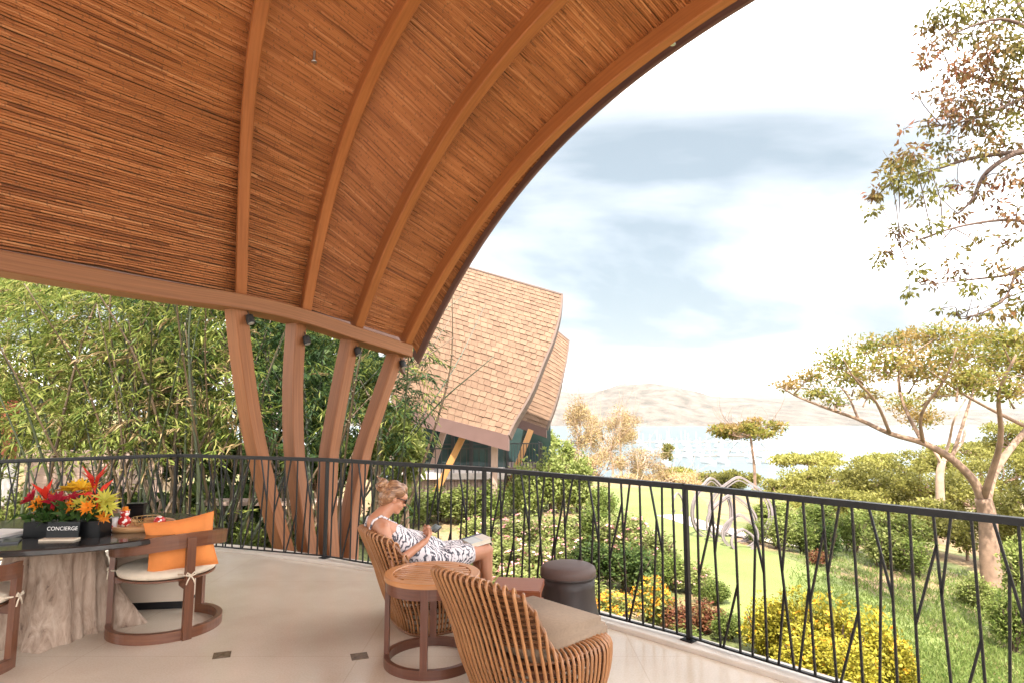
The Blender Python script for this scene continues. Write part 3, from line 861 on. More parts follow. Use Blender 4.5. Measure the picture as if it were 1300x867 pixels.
# ================================================================== FOLIAGE KINDS
LM = {
    'hedge': leafmat('hedge_leaves', [(0.08, 0.115, 0.022), (0.14, 0.185, 0.04), (0.21, 0.235, 0.07)]),
    'light': leafmat('light_green_leaves', [(0.14, 0.175, 0.035), (0.22, 0.26, 0.07), (0.31, 0.32, 0.12)]),
    'lantana': leafmat('lantana_leaves', [(0.12, 0.145, 0.035), (0.20, 0.235, 0.06), (0.28, 0.30, 0.11), (0.30, 0.31, 0.13)]),
    'dark': leafmat('dark_leaves', [(0.035, 0.06, 0.015), (0.06, 0.10, 0.025), (0.11, 0.14, 0.04)]),
    'yellow': leafmat('golden_leaves', [(0.20, 0.185, 0.02), (0.31, 0.27, 0.03), (0.42, 0.36, 0.05)], trans=0.35),
    'red': leafmat('red_brown_leaves', [(0.12, 0.04, 0.025), (0.2, 0.075, 0.04), (0.14, 0.12, 0.04)]),
    'olive': leafmat('olive_leaves', [(0.14, 0.14, 0.028), (0.225, 0.215, 0.05), (0.32, 0.295, 0.09)]),
    'dry': leafmat('dry_leaves', [(0.26, 0.17, 0.08), (0.38, 0.26, 0.13), (0.46, 0.34, 0.18), (0.27, 0.24, 0.09)], trans=0.3),
    'canopy': leafmat('umbrella_tree_leaves', [(0.11, 0.13, 0.02), (0.18, 0.19, 0.035), (0.26, 0.25, 0.055), (0.3, 0.22, 0.06)], trans=0.5, patch=((0.27, 0.18, 0.06), 0.6)),
    'russet': leafmat('russet_tree_leaves', [(0.11, 0.075, 0.028), (0.17, 0.095, 0.04), (0.22, 0.08, 0.045), (0.15, 0.12, 0.04)], trans=0.35, patch=((0.14, 0.13, 0.03), 0.5)),
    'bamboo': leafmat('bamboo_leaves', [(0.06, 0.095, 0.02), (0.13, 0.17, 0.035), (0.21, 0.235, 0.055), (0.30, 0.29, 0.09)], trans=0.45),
    'shaded_leaf': leafmat('shaded_bamboo_leaves', [(0.015, 0.035, 0.012), (0.03, 0.06, 0.02), (0.05, 0.085, 0.03)], trans=0.3),  # same bamboo leaf in a darker colour that stands in for shade
    'straw': leafmat('dry_bamboo_leaves', [(0.28, 0.19, 0.09), (0.36, 0.26, 0.14), (0.2, 0.15, 0.07)], trans=0.35),
    'flower_o': leafmat('orange_petals', [(0.75, 0.33, 0.03), (0.8, 0.5, 0.05), (0.75, 0.24, 0.04)], trans=0.3),
    'flower_p': leafmat('pink_petals', [(0.7, 0.28, 0.3), (0.75, 0.45, 0.42), (0.6, 0.2, 0.25)], trans=0.3),
    'grass': leafmat('grass_blades', [(0.09, 0.14, 0.03), (0.15, 0.20, 0.05), (0.22, 0.25, 0.08)], trans=0.4),
}
m_bark = plain('tree_bark', (0.22, 0.14, 0.095), rough=0.9, var=0.3, scale=5, bump=0.5, bscale=25)
m_bark_p = plain('pale_bark', (0.36, 0.25, 0.18), rough=0.9, var=0.25, scale=4, bump=0.5, bscale=20)
m_twig = plain('dark_twig', (0.09, 0.055, 0.04), rough=0.9)

def foliage_mesh(name, mat, blobs, n, size, parent, seed, aspect=0.5, droop=0.0, shell=0.5, up=0.35, loc=None):
    g_ = np.random.default_rng(seed)
    C, d = crown_points(g_, n, blobs, shell)
    C = C + g_.normal(0, 0.03, C.shape)
    D = unit(d * 0.6 + rand_dirs(g_, n) * 0.9 + np.array([0, 0, up - droop]))
    N = unit(rand_dirs(g_, n) + d * 0.8 + np.array([0, 0, 0.9]))
    sz = size * (0.65 + 0.7 * g_.random(n))
    V, F = leaf_quads(C, D, N, sz, sz * aspect)
    return mesh_np(name, V, F, mat, parent, loc=loc)
def lumpy(g_, rx, ry, rz, nb, zc=None):
    """a bush shape: several overlapping lobes"""
    bl = [(0, 0, rz * 0.55, rx * 0.62, ry * 0.62, rz * 0.5)]
    for _ in range(nb):
        a = g_.uniform(0, 2 * PI); q = math.sqrt(g_.random())
        bl.append((rx * 0.62 * q * math.cos(a), ry * 0.62 * q * math.sin(a), rz * g_.uniform(0.35, 0.78) * (1 - 0.25 * q), rx * g_.uniform(0.25, 0.42), ry * g_.uniform(0.25, 0.42), rz * g_.uniform(0.2, 0.34)))
    return bl
SHRUBS = {}
def shrub_proto(kind, var):
    """meshes of one metre-size bush of a kind; scaled copies share them"""
    key = (kind, var)
    if key in SHRUBS: return SHRUBS[key]
    g_ = np.random.default_rng(hash(kind) % 1000 if False else sum(map(ord, kind)) * 7 + var)
    n_, sz = {'yellow': (5600, 0.055), 'lantana': (4800, 0.058), 'light': (4200, 0.068), 'hedge': (4800, 0.058), 'dark': (4200, 0.062), 'red': (2600, 0.075), 'orange': (3000, 0.06)}[kind]
    bl = lumpy(g_, 0.5, 0.5, 1.0, 9)
    lm = LM['light'] if kind == 'orange' else LM[kind]
    f_ = foliage_mesh('foliage', lm, bl, n_, sz, None, 100 + var, aspect=0.55, shell=0.3)
    st = MB()
    for i in range(7):
        a = g_.uniform(0, 6.28)
        st.tube([(0.05 * math.cos(a), 0.05 * math.sin(a), -0.25), (0.14 * math.cos(a), 0.14 * math.sin(a), 0.3), (0.3 * math.cos(a), 0.3 * math.sin(a), 0.75)], [0.02, 0.014, 0.006], 5)
    s_ = st.build('stem', m_twig)
    fl = None
    if kind in ('lantana', 'orange', 'yellow'):
        C, d = crown_points(g_, {'lantana': 90, 'orange': 420, 'yellow': 60}[kind], bl, 0.92)
        keep = C[:, 2] > 0.35; C, d = C[keep], d[keep]
        C = np.repeat(C, 3, 0) + g_.normal(0, 0.012, (len(C) * 3, 3)); d = np.repeat(d, 3, 0)
        V, F = leaf_quads(C, rand_dirs(g_, len(C)) + d, d, 0.05, 0.045)
        fl = mesh_np('blossom', V, F, LM['flower_p' if kind == 'lantana' else 'flower_o'], None)
    for o in (f_, s_, fl):
        if o: COL.objects.unlink(o)
    SHRUBS[key] = (f_.data, s_.data, fl.data if fl else None)
    return SHRUBS[key]
SHLAB = {
    'hedge': ('mid green rounded shrub', 'green shrubs in the garden'),
    'light': ('pale green leafy shrub', 'pale shrubs in the garden'),
    'lantana': ('low pink-blossomed shrub', 'pink flowering shrubs'),
    'dark': ('dark green dense shrub', 'dark shrubs in the garden'),
    'yellow': ('golden yellow leafed bush', 'golden bushes by the lawn'),
    'red': ('low red-brown leafed plant', 'red leafed plants'),
    'orange': ('shrub covered in orange blossoms', 'orange flowering shrubs'),
}
def zone(px, py):
    if px < 780 and py < 680: return 'in the bed before the shingled building'
    if px > 1095: return 'on the bank around the umbrella tree' if py < 800 else 'at the right foot of the golden bushes'
    if px > 940 and py < 730: return 'beyond the lawn beside the pointed hoops'
    if px > 940: return 'at the near end of the lawn, against the railing'
    if py > 765: return 'right below the terrace railing by the stool'
    return 'midway in the bed between railing and lawn'
gsh = np.random.default_rng(77)
def shrub(px, py, wpx, hpx, kind, label=None):
    p = hit(px, py)
    sc = p[1] / FPX
    dmesh = shrub_proto(kind, int(gsh.integers(0, 3)))
    o = empty('shrub', (p[0], p[1], float(hgt(p[0], p[1])) - 0.02), rz=gsh.uniform(0, 6.28))
    tag(o, label or SHLAB[kind][0] + ' ' + zone(px, py), 'shrub', SHLAB[kind][1])
    o.scale = (wpx * sc * 1.12, wpx * sc * 1.12, hpx * sc * 1.12)
    for nm, me in zip(('foliage', 'stem', 'blossom'), dmesh):
        if me is not None:
            link(bpy.data.objects.new(nm, me), o)
    return o
for a in [
    # bed between the terrace and the neighbouring building
    (552, 662, 60, 38, 'hedge'), (590, 664, 62, 42, 'light'), (628, 662, 60, 44, 'hedge'), (664, 655, 56, 58, 'light'), (702, 650, 62, 70, 'light'), (738, 650, 52, 62, 'light'),
    (520, 668, 50, 44, 'light'), (765, 660, 40, 40, 'hedge'),
    (610, 698, 70, 36, 'lantana'), (660, 700, 72, 40, 'lantana'), (708, 704, 76, 46, 'lantana'), (752, 700, 70, 50, 'hedge'), (792, 712, 76, 52, 'lantana'), (835, 722, 60, 42, 'lantana'),
    (640, 730, 84, 40, 'lantana'), (700, 738, 84, 44, 'lantana'), (752, 742, 70, 48, 'dark'), (800, 752, 80, 52, 'dark'), (846, 748, 64, 40, 'hedge'), (880, 752, 58, 34, 'lantana'), (905, 768, 44, 30, 'hedge'),
    (660, 776, 96, 50, 'lantana'), (590, 752, 80, 48, 'light'), (735, 782, 90, 44, 'light'), (540, 740, 80, 50, 'light'),
    (780, 800, 70, 40, 'orange'), (828, 796, 62, 52, 'orange'), (862, 806, 60, 36, 'red'), (896, 800, 50, 30, 'red'), (925, 812, 46, 30, 'hedge'), (800, 840, 90, 40, 'light'), (870, 840, 80, 36, 'hedge'),
    # golden bushes
    (975, 838, 70, 66, 'yellow'), (1012, 848, 84, 82, 'yellow'), (1060, 862, 92, 88, 'yellow'), (1105, 876, 88, 84, 'yellow'), (1030, 880, 90, 70, 'yellow'), (1140, 884, 60, 60, 'yellow'), (1085, 900, 90, 70, 'yellow'),
    (1120, 720, 60, 44, 'light'), (1165, 730, 56, 40, 'hedge'), (1300, 770, 66, 70, 'light'), (1238, 770, 46, 34, 'light'), (1290, 830, 60, 70, 'hedge'), (1150, 700, 64, 44, 'light'), (1290, 715, 64, 54, 'light'),
    # beyond the lawn
    (962, 690, 34, 26, 'hedge'), (990, 697, 46, 36, 'light'), (1022, 702, 50, 40, 'hedge'), (1052, 708, 44, 40, 'dark'), (1082, 700, 54, 44, 'hedge'), (1040, 718, 28, 18, 'red'),
    (985, 668, 60, 30, 'light'), (1040, 676, 64, 34, 'hedge'), (1105, 690, 60, 40, 'light'),
]:
    shrub(*a)

# grassy slope to the right of the lawn: blades and ground cover
gg = np.random.default_rng(5)
PX = np.stack([gg.uniform(1010, 1420, 9000), 690 + 260 * gg.random(9000) ** 0.8], 1)
PX = PX[PX[:, 1] > 690 + (PX[:, 0] - 1010) * 0.16]
RD = np.array([ray(px, py) for px, py in PX]); RD = RD / RD[:, 1:2]
lo_ = np.full(len(RD), 4.5); hi_ = np.full(len(RD), 40.0)
for _ in range(26):
    md = (lo_ + hi_) / 2
    Cs = np.array([0, 0, EYE]) + RD * md[:, None]
    bel = Cs[:, 2] < hgt(Cs[:, 0], Cs[:, 1])
    hi_ = np.where(bel, md, hi_); lo_ = np.where(bel, lo_, md)
Cs = np.repeat(Cs, 6, 0); n_ = len(Cs)
jit = gg.normal(0, 0.11, (n_, 2)); Cs[:, :2] += jit; Cs[:, 2] = hgt(Cs[:, 0], Cs[:, 1]) - 0.01
V, F = leaf_quads(Cs, rand_dirs(gg, n_) * 0.7 + np.array([0, 0, 0.8]), rand_dirs(gg, n_), 0.09 + 0.10 * gg.random(n_), 0.022)
tag(mesh_np('grass', V, F, LM['grass']), 'short rough green grass on the slope beside the golden bushes', 'grass', kind='stuff')

# hoops: upright pointed rings standing in the lawn
m_hoop = plain('mauve_grey_hoop', (0.20, 0.165, 0.165), rough=0.6, var=0.25, scale=3)
for px, py, wpx, hpx, rz, lab in [(905, 681, 60, 74, 20, 'large mauve-grey pointed hoop standing farthest along the lawn edge'), (941, 682, 76, 76, -5, 'widest mauve-grey pointed hoop at the back of the group'), (930, 688, 64, 60, 5, 'middle-sized mauve-grey pointed hoop standing before the widest one'),
                                  (940, 694, 44, 42, 0, 'smaller mauve-grey pointed hoop in front of the middle one'), (944, 698, 30, 28, 0, 'smallest mauve-grey pointed hoop at the front of the group'), (861, 650, 18, 26, 30, 'single small dark hoop standing apart on the far lawn')]:
    p_ = hit(px, py); sc = p_[1] / FPX
    w, h_ = wpx * sc / 2, hpx * sc
    o = empty('garden_hoop', (p_[0], p_[1], float(hgt(p_[0], p_[1])) - 0.06), R(rz), lab, 'garden hoop', 'pointed hoops on the lawn')
    P_ = []
    for th in np.linspace(-90, 270, 64, endpoint=False):
        t_ = R(th); k = 1.0 + 0.16 * math.exp(-((th - 90) / 20.0) ** 2)
        P_.append((w * math.cos(t_) * (1 - 0.10 * math.sin(t_)), 0.0, h_ * 0.46 + h_ * 0.46 * math.sin(t_) * k))
    P_ = np.array(P_)
    rad_ = unit(P_ - np.array([0, 0, h_ * 0.46]))
    k_ = max(0.025, 0.034 * w)
    MB().sweep(P_, rad_, (0, 1, 0), [(-k_, -k_ * 1.6), (k_, -k_ * 1.6), (k_, k_ * 1.6), (-k_, k_ * 1.6)], close=True).build('ring', m_hoop, o)
    MB().sweep(P_ * np.array([0.9, 1, 0.9]) + np.array([0, 0, h_ * 0.045]), rad_, (0, 1, 0), [(-k_ * 0.5, -k_), (k_ * 0.5, -k_), (k_ * 0.5, k_), (-k_ * 0.5, k_)], close=True).build('inner_ring', m_hoop, o)

# ================================================================== TREES
def limb(mb, pts, r0, r1, sides=7, n=5):
    P_ = catmull(pts, n)
    g_ = np.linspace(0, 1, len(P_))
    mb.tube(P_, r0 + (r1 - r0) * g_ ** 0.8, sides)
def simple_tree(px, py, d, rx, ry, kind, label, group, n=2600, leaf=None, seed=0, trunk_mat=m_bark, bare=False, name='tree'):
    """crown seen at (px,py) with half sizes rx,ry in pixels; trunk down to the ground"""
    g_ = np.random.default_rng(seed)
    c = at(px, py, d); sc = d / FPX
    gx, gy = c[0] + g_.normal(0, 0.2), c[1] + g_.normal(0, 0.2)
    gz = float(hgt(gx, gy))
    RX, RZ = rx * sc, ry * sc
    gz = min(gz, c[2] - RZ * 0.6)
    o = empty(name, (gx, gy, gz - 0.1))
    tag(o, label, 'tree', group)
    cr = c - np.array([gx, gy, gz - 0.1])
    bl = []
    for _ in range(13):
        a = g_.uniform(0, 6.28); q = math.sqrt(g_.random())
        bl.append((cr[0] + RX * 0.72 * q * math.cos(a), cr[1] + RX * 0.72 * q * math.sin(a), cr[2] + RZ * g_.uniform(-0.6, 0.68) * (1 - 0.35 * q), RX * g_.uniform(0.2, 0.4), RX * g_.uniform(0.2, 0.4), RZ * g_.uniform(0.2, 0.36)))
    foliage_mesh('crown', LM[kind], bl, n, leaf or max(0.16, 5.0 * sc), o, seed + 1, aspect=0.55, shell=0.25)
    tr = MB()
    top = np.array([cr[0] * 0.5, cr[1] * 0.5, cr[2] - RZ * 0.3])
    rt = max(0.06, RX * 0.045)
    limb(tr, [(0, 0, -0.3), (0.05, 0.03, top[2] * 0.5), top], rt, rt * 0.6)
    for b_ in bl[:9]:
        e = np.array(b_[:3]); limb(tr, [top, (top + e) / 2 + g_.normal(0, 0.12 * RX, 3) * [1, 1, 0.3], e], rt * 0.5, rt * 0.12, 5, 3)
        if bare:
            for _ in range(5):
                e2 = e + g_.normal(0, 0.35 * RX, 3) + np.array([0, 0, 0.4 * RZ])
                limb(tr, [(top + e) / 2, (e + e2) / 2, e2], rt * 0.2, rt * 0.05, 4, 2)
    tr.build('trunk', trunk_mat, o, smooth=True)
    return o
OL, OG = 'olive green tree beyond the lawn', 'trees between the lawn and the bay'
DL, DG = 'dry straw-coloured tree beside the shingled building, with pale bare branches', 'dry trees beside the shingled building'
sd0 = 500
for a in [(1040, 604, 38, 62, 26), (1110, 606, 34, 60, 34), (1180, 612, 30, 60, 42), (1265, 600, 34, 60, 44), (985, 622, 44, 50, 22), (928, 612, 52, 42, 17), (876, 606, 60, 42, 14),
          (1075, 640, 28, 46, 26), (1150, 655, 25, 52, 34), (1225, 665, 23, 52, 40), (1300, 650, 22, 50, 50), (1010, 648, 33, 40, 20), (1340, 600, 30, 60, 60), (1030, 585, 60, 60, 14), (1240, 575, 70, 70, 16), (1130, 588, 62, 60, 14), (1060, 628, 35, 52, 24), (1140, 634, 32, 54, 28), (1235, 634, 30, 54, 34), (1000, 636, 39, 42, 18), (1200, 585, 42, 60, 24), (1290, 560, 45, 50, 30)]:
    sd0 += 3
    simple_tree(*a, 'olive', OL + (' close to its foot' if a[2] < 31 else ' near the shore of the bay' if a[2] > 50 else ', half way down to the bay'), OG, n=4200, seed=sd0, leaf=max(0.13, 3.6 * a[2] / FPX))
for a in [(735, 545, 46, 36, 50, 'dry'), (772, 556, 52, 42, 52, 'dry'), (812, 585, 56, 44, 28, 'dry'), (752, 596, 42, 48, 36, 'dry'), (845, 608, 58, 50, 16, 'dry'), (800, 616, 44, 54, 20, 'dry'), (722, 600, 40, 30, 30, 'dry'), (790, 545, 60, 30, 34, 'dry'), (880, 618, 50, 40, 12, 'dry')]:
    sd0 += 3
    simple_tree(*a, DL, DG, n=4600, seed=sd0, trunk_mat=m_bark_p, bare=True, leaf=0.13)
simple_tree(708, 580, 38, 26, 46, 'light', 'bright green bushy tree growing right behind the balcony of the shingled building', None, n=2600, seed=901, leaf=0.2)
simple_tree(848, 575, 90, 9, 16, 'olive', 'small slim tree standing up in front of the marina', None, n=700, seed=905, leaf=0.35)
# flat-topped small tree before the bay
simple_tree(950, 548, 46, 52, 20, 'canopy', 'small flat-topped tree standing out against the bay', None, n=2600, seed=911, leaf=0.26, bare=True)

# ---- the spreading umbrella tree
ub = hit(1257, 745)
ut = empty('umbrella_tree', (ub[0], ub[1], ub[2] - 0.2), label='wide umbrella-shaped tree with an arching bare limb, rooted on the slope below the railing', cat='tree')
UO = np.array([ub[0], ub[1], ub[2] - 0.2])
du = ub[1]
def U(px, py, dd=0.0): return at(px, py, du + dd) - UO
tm = MB()
limb(tm, [U(1262, 775), U(1257, 720), U(1254, 660), U(1248, 632)], 0.29, 0.22, 10)
limbs = [
    ([U(1248, 636), U(1236, 610), U(1208, 582), U(1172, 562), U(1130, 550), U(1090, 532, 0.6), U(1050, 518, 0.9), U(1012, 503, 1.0), U(990, 490, 1.0)], 0.22, 0.03),
    ([U(1250, 640), U(1262, 600, 0.4), U(1290, 560, 1.0), U(1325, 520, 1.6), U(1360, 470, 2.0)], 0.24, 0.08),
    ([U(1248, 634), U(1270, 560, -1.0), U(1268, 500, -2.0), U(1290, 450, -2.6)], 0.16, 0.05),
    ([U(1172, 562), U(1150, 520, 0.6), U(1140, 480, 1.0), U(1155, 445, 1.4)], 0.10, 0.03),
    ([U(1172, 562), U(1170, 525, -0.8), U(1200, 480, -1.6), U(1215, 440, -2)], 0.09, 0.03),
    ([U(1130, 550), U(1112, 510, -0.8), U(1085, 480, -1.6), U(1070, 455, -2.0)], 0.08, 0.025),
    ([U(1090, 532, 0.6), U(1075, 500, 1.2), U(1050, 475, 2), U(1030, 462, 2.4)], 0.06, 0.02),
    ([U(1300, 540, 1.2), U(1250, 515, 0.2), U(1215, 495, -1.2), U(1180, 470, -1.8)], 0.09, 0.03),
    ([U(1208, 582), U(1225, 530, 0.9), U(1240, 480, 1.8), U(1250, 440, 2.4)], 0.09, 0.03),
]
for pts, a, b_ in limbs:
    limb(tm, pts, a * 0.68, b_ * 0.5, 7, 4)
gu = np.random.default_rng(61)
bl = []
for px, py, rx, ry, dd in [(1000, 488, 18, 8, 1), (1030, 476, 26, 14, 1.5), (1040, 498, 26, 10, 1), (1065, 458, 30, 16, -1), (1085, 478, 34, 16, 0.5), (1105, 440, 32, 16, 1.5), (1130, 460, 40, 20, -1.2), (1150, 432, 34, 16, 1), (1165, 472, 40, 20, 1.6),
                            (1190, 424, 36, 14, -1), (1200, 450, 42, 22, 0), (1225, 478, 36, 18, -1.5), (1240, 428, 36, 15, 1.5), (1260, 455, 40, 22, 0.5), (1280, 430, 36, 16, -1.5), (1300, 462, 44, 26, 1), (1330, 440, 50, 24, 0), (1330, 490, 40, 24, 2), (1100, 500, 22, 9, 1.8), (1060, 510, 20, 7, 0.6), (1280, 495, 28, 14, -2), (1190, 498, 26, 10, 2)]:
    c = U(px, py, dd); s_ = du / FPX
    bl.append((*c, rx * s_, rx * s_ * 1.5, ry * s_))
    limb(tm, [c + np.array([0, 0, -ry * s_ * 1.6]) + gu.normal(0, 0.4, 3) * [1, 1, 0.2], c + gu.normal(0, 0.12, 3)], 0.035, 0.012, 4, 3)
    for _ in range(5):
        e = c + gu.normal(0, 1, 3) * np.array([rx, rx * 1.3, ry * 0.7]) * s_ * 0.75
        limb(tm, [c + np.array([0, 0, -ry * s_ * 0.6]), (c + e) / 2 + np.array([0, 0, -0.08]), e], 0.02, 0.006, 4, 2)
tm.build('trunk', m_bark, ut, smooth=True)
foliage_mesh('crown', LM['canopy'], bl, 12500, 0.13, ut, 62, aspect=0.45, shell=0.15, up=0.1)
# second trunk behind it, forked and pale
b2 = hit(1196, 690)
t2 = empty('tree', (b2[0], b2[1], b2[2] - 0.2), label='pale forked trunk rising behind the umbrella tree', cat='tree')
T2O = np.array([b2[0], b2[1], b2[2] - 0.2]); d2 = b2[1]
def U2(px, py, dd=0): return at(px, py, d2 + dd) - T2O
tm = MB()
limb(tm, [U2(1196, 705), U2(1194, 640), U2(1193, 605), U2(1196, 585)], 0.2, 0.15, 8)
for pts in ([U2(1196, 590), U2(1185, 570), U2(1168, 550, 1), U2(1150, 520, 2)], [U2(1196, 590), U2(1205, 560), U2(1212, 530, -1), U2(1230, 500, -1)], [U2(1196, 588), U2(1222, 560), U2(1228, 520, 1), U2(1245, 490, 2)]):
    limb(tm, pts, 0.09, 0.02, 6, 4)
tm.build('trunk', m_bark_p, t2, smooth=True)
bl = [(*U2(px, py, dd), 1.0, 1.2, 0.5) for px, py, dd in ((1150, 512, 2), (1230, 492, -1), (1248, 482, 2), (1170, 530, 1))]
foliage_mesh('crown', LM['canopy'], bl, 2500, 0.16, t2, 71, aspect=0.45, shell=0.1)

# ---- russet tree reaching in from the right above the railing
do = 10.5
ro = np.array([9.6, do + 0.5, float(hgt(9.6, do + 0.5)) - 0.2])
rt_ = empty('russet_tree', tuple(ro), label='tall tree with russet and green sparse leaves hanging against the white sky', cat='tree')
def UR(px, py, dd=0.0): return at(px, py, do + dd) - ro
tm = MB()
limb(tm, [(0, 0, -0.2), (0.1, 0, 2.5), (-0.1, 0.1, 5.0), UR(1400, 240)], 0.3, 0.15, 9)
main = [
    ([UR(1400, 240), UR(1340, 215), UR(1300, 193), UR(1254, 218), UR(1234, 254), UR(1216, 272)], 0.09, 0.012),
    ([UR(1400, 240), UR(1360, 160), UR(1310, 120, 0.5), UR(1255, 105, 0.6), UR(1205, 85, 0.6)], 0.08, 0.012),
    ([UR(1400, 240), UR(1370, 120), UR(1320, 50, -0.5), UR(1270, 25, -0.6), UR(1205, 45, -0.6)], 0.08, 0.012),
    ([UR(1300, 193), UR(1240, 200, 0.3), UR(1190, 215, 0.5), UR(1130, 235, 0.6)], 0.05, 0.008),
    ([UR(1400, 240), UR(1350, 300), UR(1290, 345, 0.4), UR(1235, 355, 0.5), UR(1170, 362, 0.5)], 0.06, 0.008),
    ([UR(1350, 300), UR(1290, 280), UR(1210, 290, -0.4), UR(1130, 320, -0.5)], 0.045, 0.008),
    ([UR(1290, 345, 0.4), UR(1275, 380), UR(1240, 400), UR(1215, 402)], 0.03, 0.006),
    ([UR(1320, 50, -0.5), UR(1290, 0), UR(1270, -40)], 0.05, 0.01),
    ([UR(1310, 120, 0.5), UR(1240, 150), UR(1195, 160)], 0.04, 0.008),
]
nodes = []
for pts, a, b_ in main:
    limb(tm, pts, a, b_, 6, 5)
    nodes += list(catmull(pts, 6))
nodes = np.array(nodes)
gr = np.random.default_rng(88)
clus = []   # px, py, rpx, number of leaves
for px, py, r_, n_ in [(1190, 20, 12, 50), (1182, 35, 14, 60), (1215, 12, 20, 110), (1250, 8, 24, 150), (1285, 15, 24, 170), (1205, 48, 18, 90), (1180, 68, 16, 80), (1172, 80, 8, 25), (1235, 45, 24, 160), (1270, 55, 26, 190), (1298, 60, 20, 160), (1215, 85, 20, 110), (1250, 88, 26, 190), (1285, 95, 24, 180),
                        (1192, 118, 16, 60), (1165, 118, 6, 12), (1220, 125, 22, 150), (1255, 128, 24, 180), (1290, 130, 22, 170), (1205, 148, 16, 80), (1178, 160, 12, 40), (1235, 155, 22, 140), (1270, 160, 24, 150), (1147, 165, 5, 10), (1190, 185, 16, 70), (1160, 195, 16, 80), (1140, 205, 16, 90), (1132, 225, 14, 70), (1112, 248, 12, 55), (1108, 268, 9, 30),
                        (1150, 235, 18, 90), (1180, 215, 18, 80), (1215, 195, 18, 70), (1250, 190, 18, 70), (1285, 185, 18, 80), (1165, 255, 10, 30), (1190, 245, 14, 45), (1215, 235, 12, 35), (1245, 240, 14, 45), (1280, 225, 16, 60), (1300, 240, 14, 60), (1265, 262, 12, 35), (1290, 275, 12, 40),
                        (1142, 292, 14, 50), (1160, 305, 12, 35), (1125, 320, 14, 50), (1120, 332, 8, 20), (1185, 285, 12, 30), (1215, 272, 12, 30), (1215, 318, 8, 15), (1245, 300, 10, 22), (1275, 310, 10, 25), (1295, 300, 10, 25), (1165, 345, 10, 30), (1180, 358, 12, 35), (1155, 370, 8, 20), (1215, 345, 14, 40), (1200, 330, 6, 10), (1235, 362, 14, 45), (1262, 340, 12, 40), (1292, 345, 14, 55), (1280, 370, 12, 40), (1215, 395, 8, 20), (1240, 402, 10, 25), (1265, 395, 12, 35), (1295, 390, 14, 50), (1195, 392, 6, 12), (1320, 60, 30, 250), (1330, 130, 30, 250), (1330, 200, 30, 180), (1330, 280, 26, 120), (1330, 360, 26, 120), (1260, -25, 30, 180), (1310, -30, 30, 200)]:
    clus.append((UR(px, py, gr.normal(0, 0.7)), r_ * do / FPX, n_))
LC, LD = [], []
for c, r_, n_ in clus:
    i = np.argmin(np.linalg.norm(nodes - c, axis=1)); b_ = nodes[i]
    mid = (b_ + c) / 2 + gr.normal(0, 0.06, 3) + np.array([0, 0, 0.05])
    limb(tm, [b_, mid, c], 0.012, 0.004, 4, 3)
    for _ in range(max(2, n_ // 14)):
        e = c + gr.normal(0, r_ * 0.62, 3)
        limb(tm, [c + (mid - c) * gr.uniform(0, 0.4), (c + e) / 2 + gr.normal(0, 0.02, 3), e], 0.005, 0.002, 4, 2)
    P_ = c + gr.normal(0, r_ * 0.52, (n_, 3)) * np.array([1, 1, 0.75])
    LC.append(P_); LD.append(unit(P_ - c))
LC, LD = np.concatenate(LC), np.concatenate(LD)
tm.build('trunk', m_twig, rt_, smooth=True)
n_ = len(LC)
V, F = leaf_quads(LC, LD * 0.6 + rand_dirs(gr, n_) * 0.6 + np.array([0, 0, -0.55]), rand_dirs(gr, n_), 0.085 + 0.06 * gr.random(n_), 0.052)
mesh_np('crown', V, F, LM['russet'], rt_)
# ================================================================== NEIGHBOURING SHINGLED BUILDING
m_sh, t, b = mk('cedar_shingle')
g_ = nn(t, 'ShaderNodeNewGeometry'); oi = nn(t, 'ShaderNodeObjectInfo')
ad = nn(t, 'ShaderNodeMath', operation='ADD'); t.links.new(g_.outputs['Random Per Island'], ad.inputs[0]); t.links.new(oi.outputs['Random'], ad.inputs[1])
fr = nn(t, 'ShaderNodeMath', operation='FRACT'); t.links.new(ad.outputs[0], fr.inputs[0])
r = ramp(t, [(0, (0.13, 0.073, 0.043)), (0.5, (0.15, 0.087, 0.052)), (1, (0.172, 0.102, 0.062))], fr.outputs[0])
tcn = nn(t, 'ShaderNodeTexCoord'); no = nn(t, 'ShaderNodeTexNoise'); no.inputs['Scale'].default_value = 4.0; no.inputs['Detail'].default_value = 6
t.links.new(tcn.outputs['Object'], no.inputs['Vector'])
r2 = ramp(t, [(0.3, (0.78, 0.76, 0.74)), (0.7, (1.06, 1.06, 1.06))], no.outputs['Fac'])
ml = nn(t, 'ShaderNodeMixRGB', blend_type='MULTIPLY'); ml.inputs[0].default_value = 1
t.links.new(r.outputs[0], ml.inputs[1]); t.links.new(r2.outputs[0], ml.inputs[2]); t.links.new(ml.outputs[0], b.inputs['Base Color'])
b.inputs['Roughness'].default_value = 0.85
m_fascia = plain('mauve_fascia_board', (0.14, 0.082, 0.072), rough=0.6, var=0.08, scale=2)
m_under = plain('dark_soffit', (0.10, 0.065, 0.05), rough=0.8)
m_underlay = plain('shingle_underlay', (0.09, 0.055, 0.035), rough=0.95)
m_orange = wood('orange_timber', (0.42, 0.19, 0.06), (0.58, 0.30, 0.11), rough=0.5)
m_greyw = wood('weathered_timber', (0.30, 0.20, 0.16), (0.42, 0.30, 0.25), rough=0.7)
m_frame = plain('dark_window_frame', (0.03, 0.028, 0.028), rough=0.5)
m_glass, t, b = mk('window_glass')
b.inputs['Base Color'].default_value = (0.05, 0.09, 0.09, 1); b.inputs['Roughness'].default_value = 0.05; b.inputs['Specular IOR Level'].default_value = 0.9
b.inputs['Metallic'].default_value = 0.35
m_render = plain('pale_render', (0.55, 0.48, 0.44), rough=0.8)
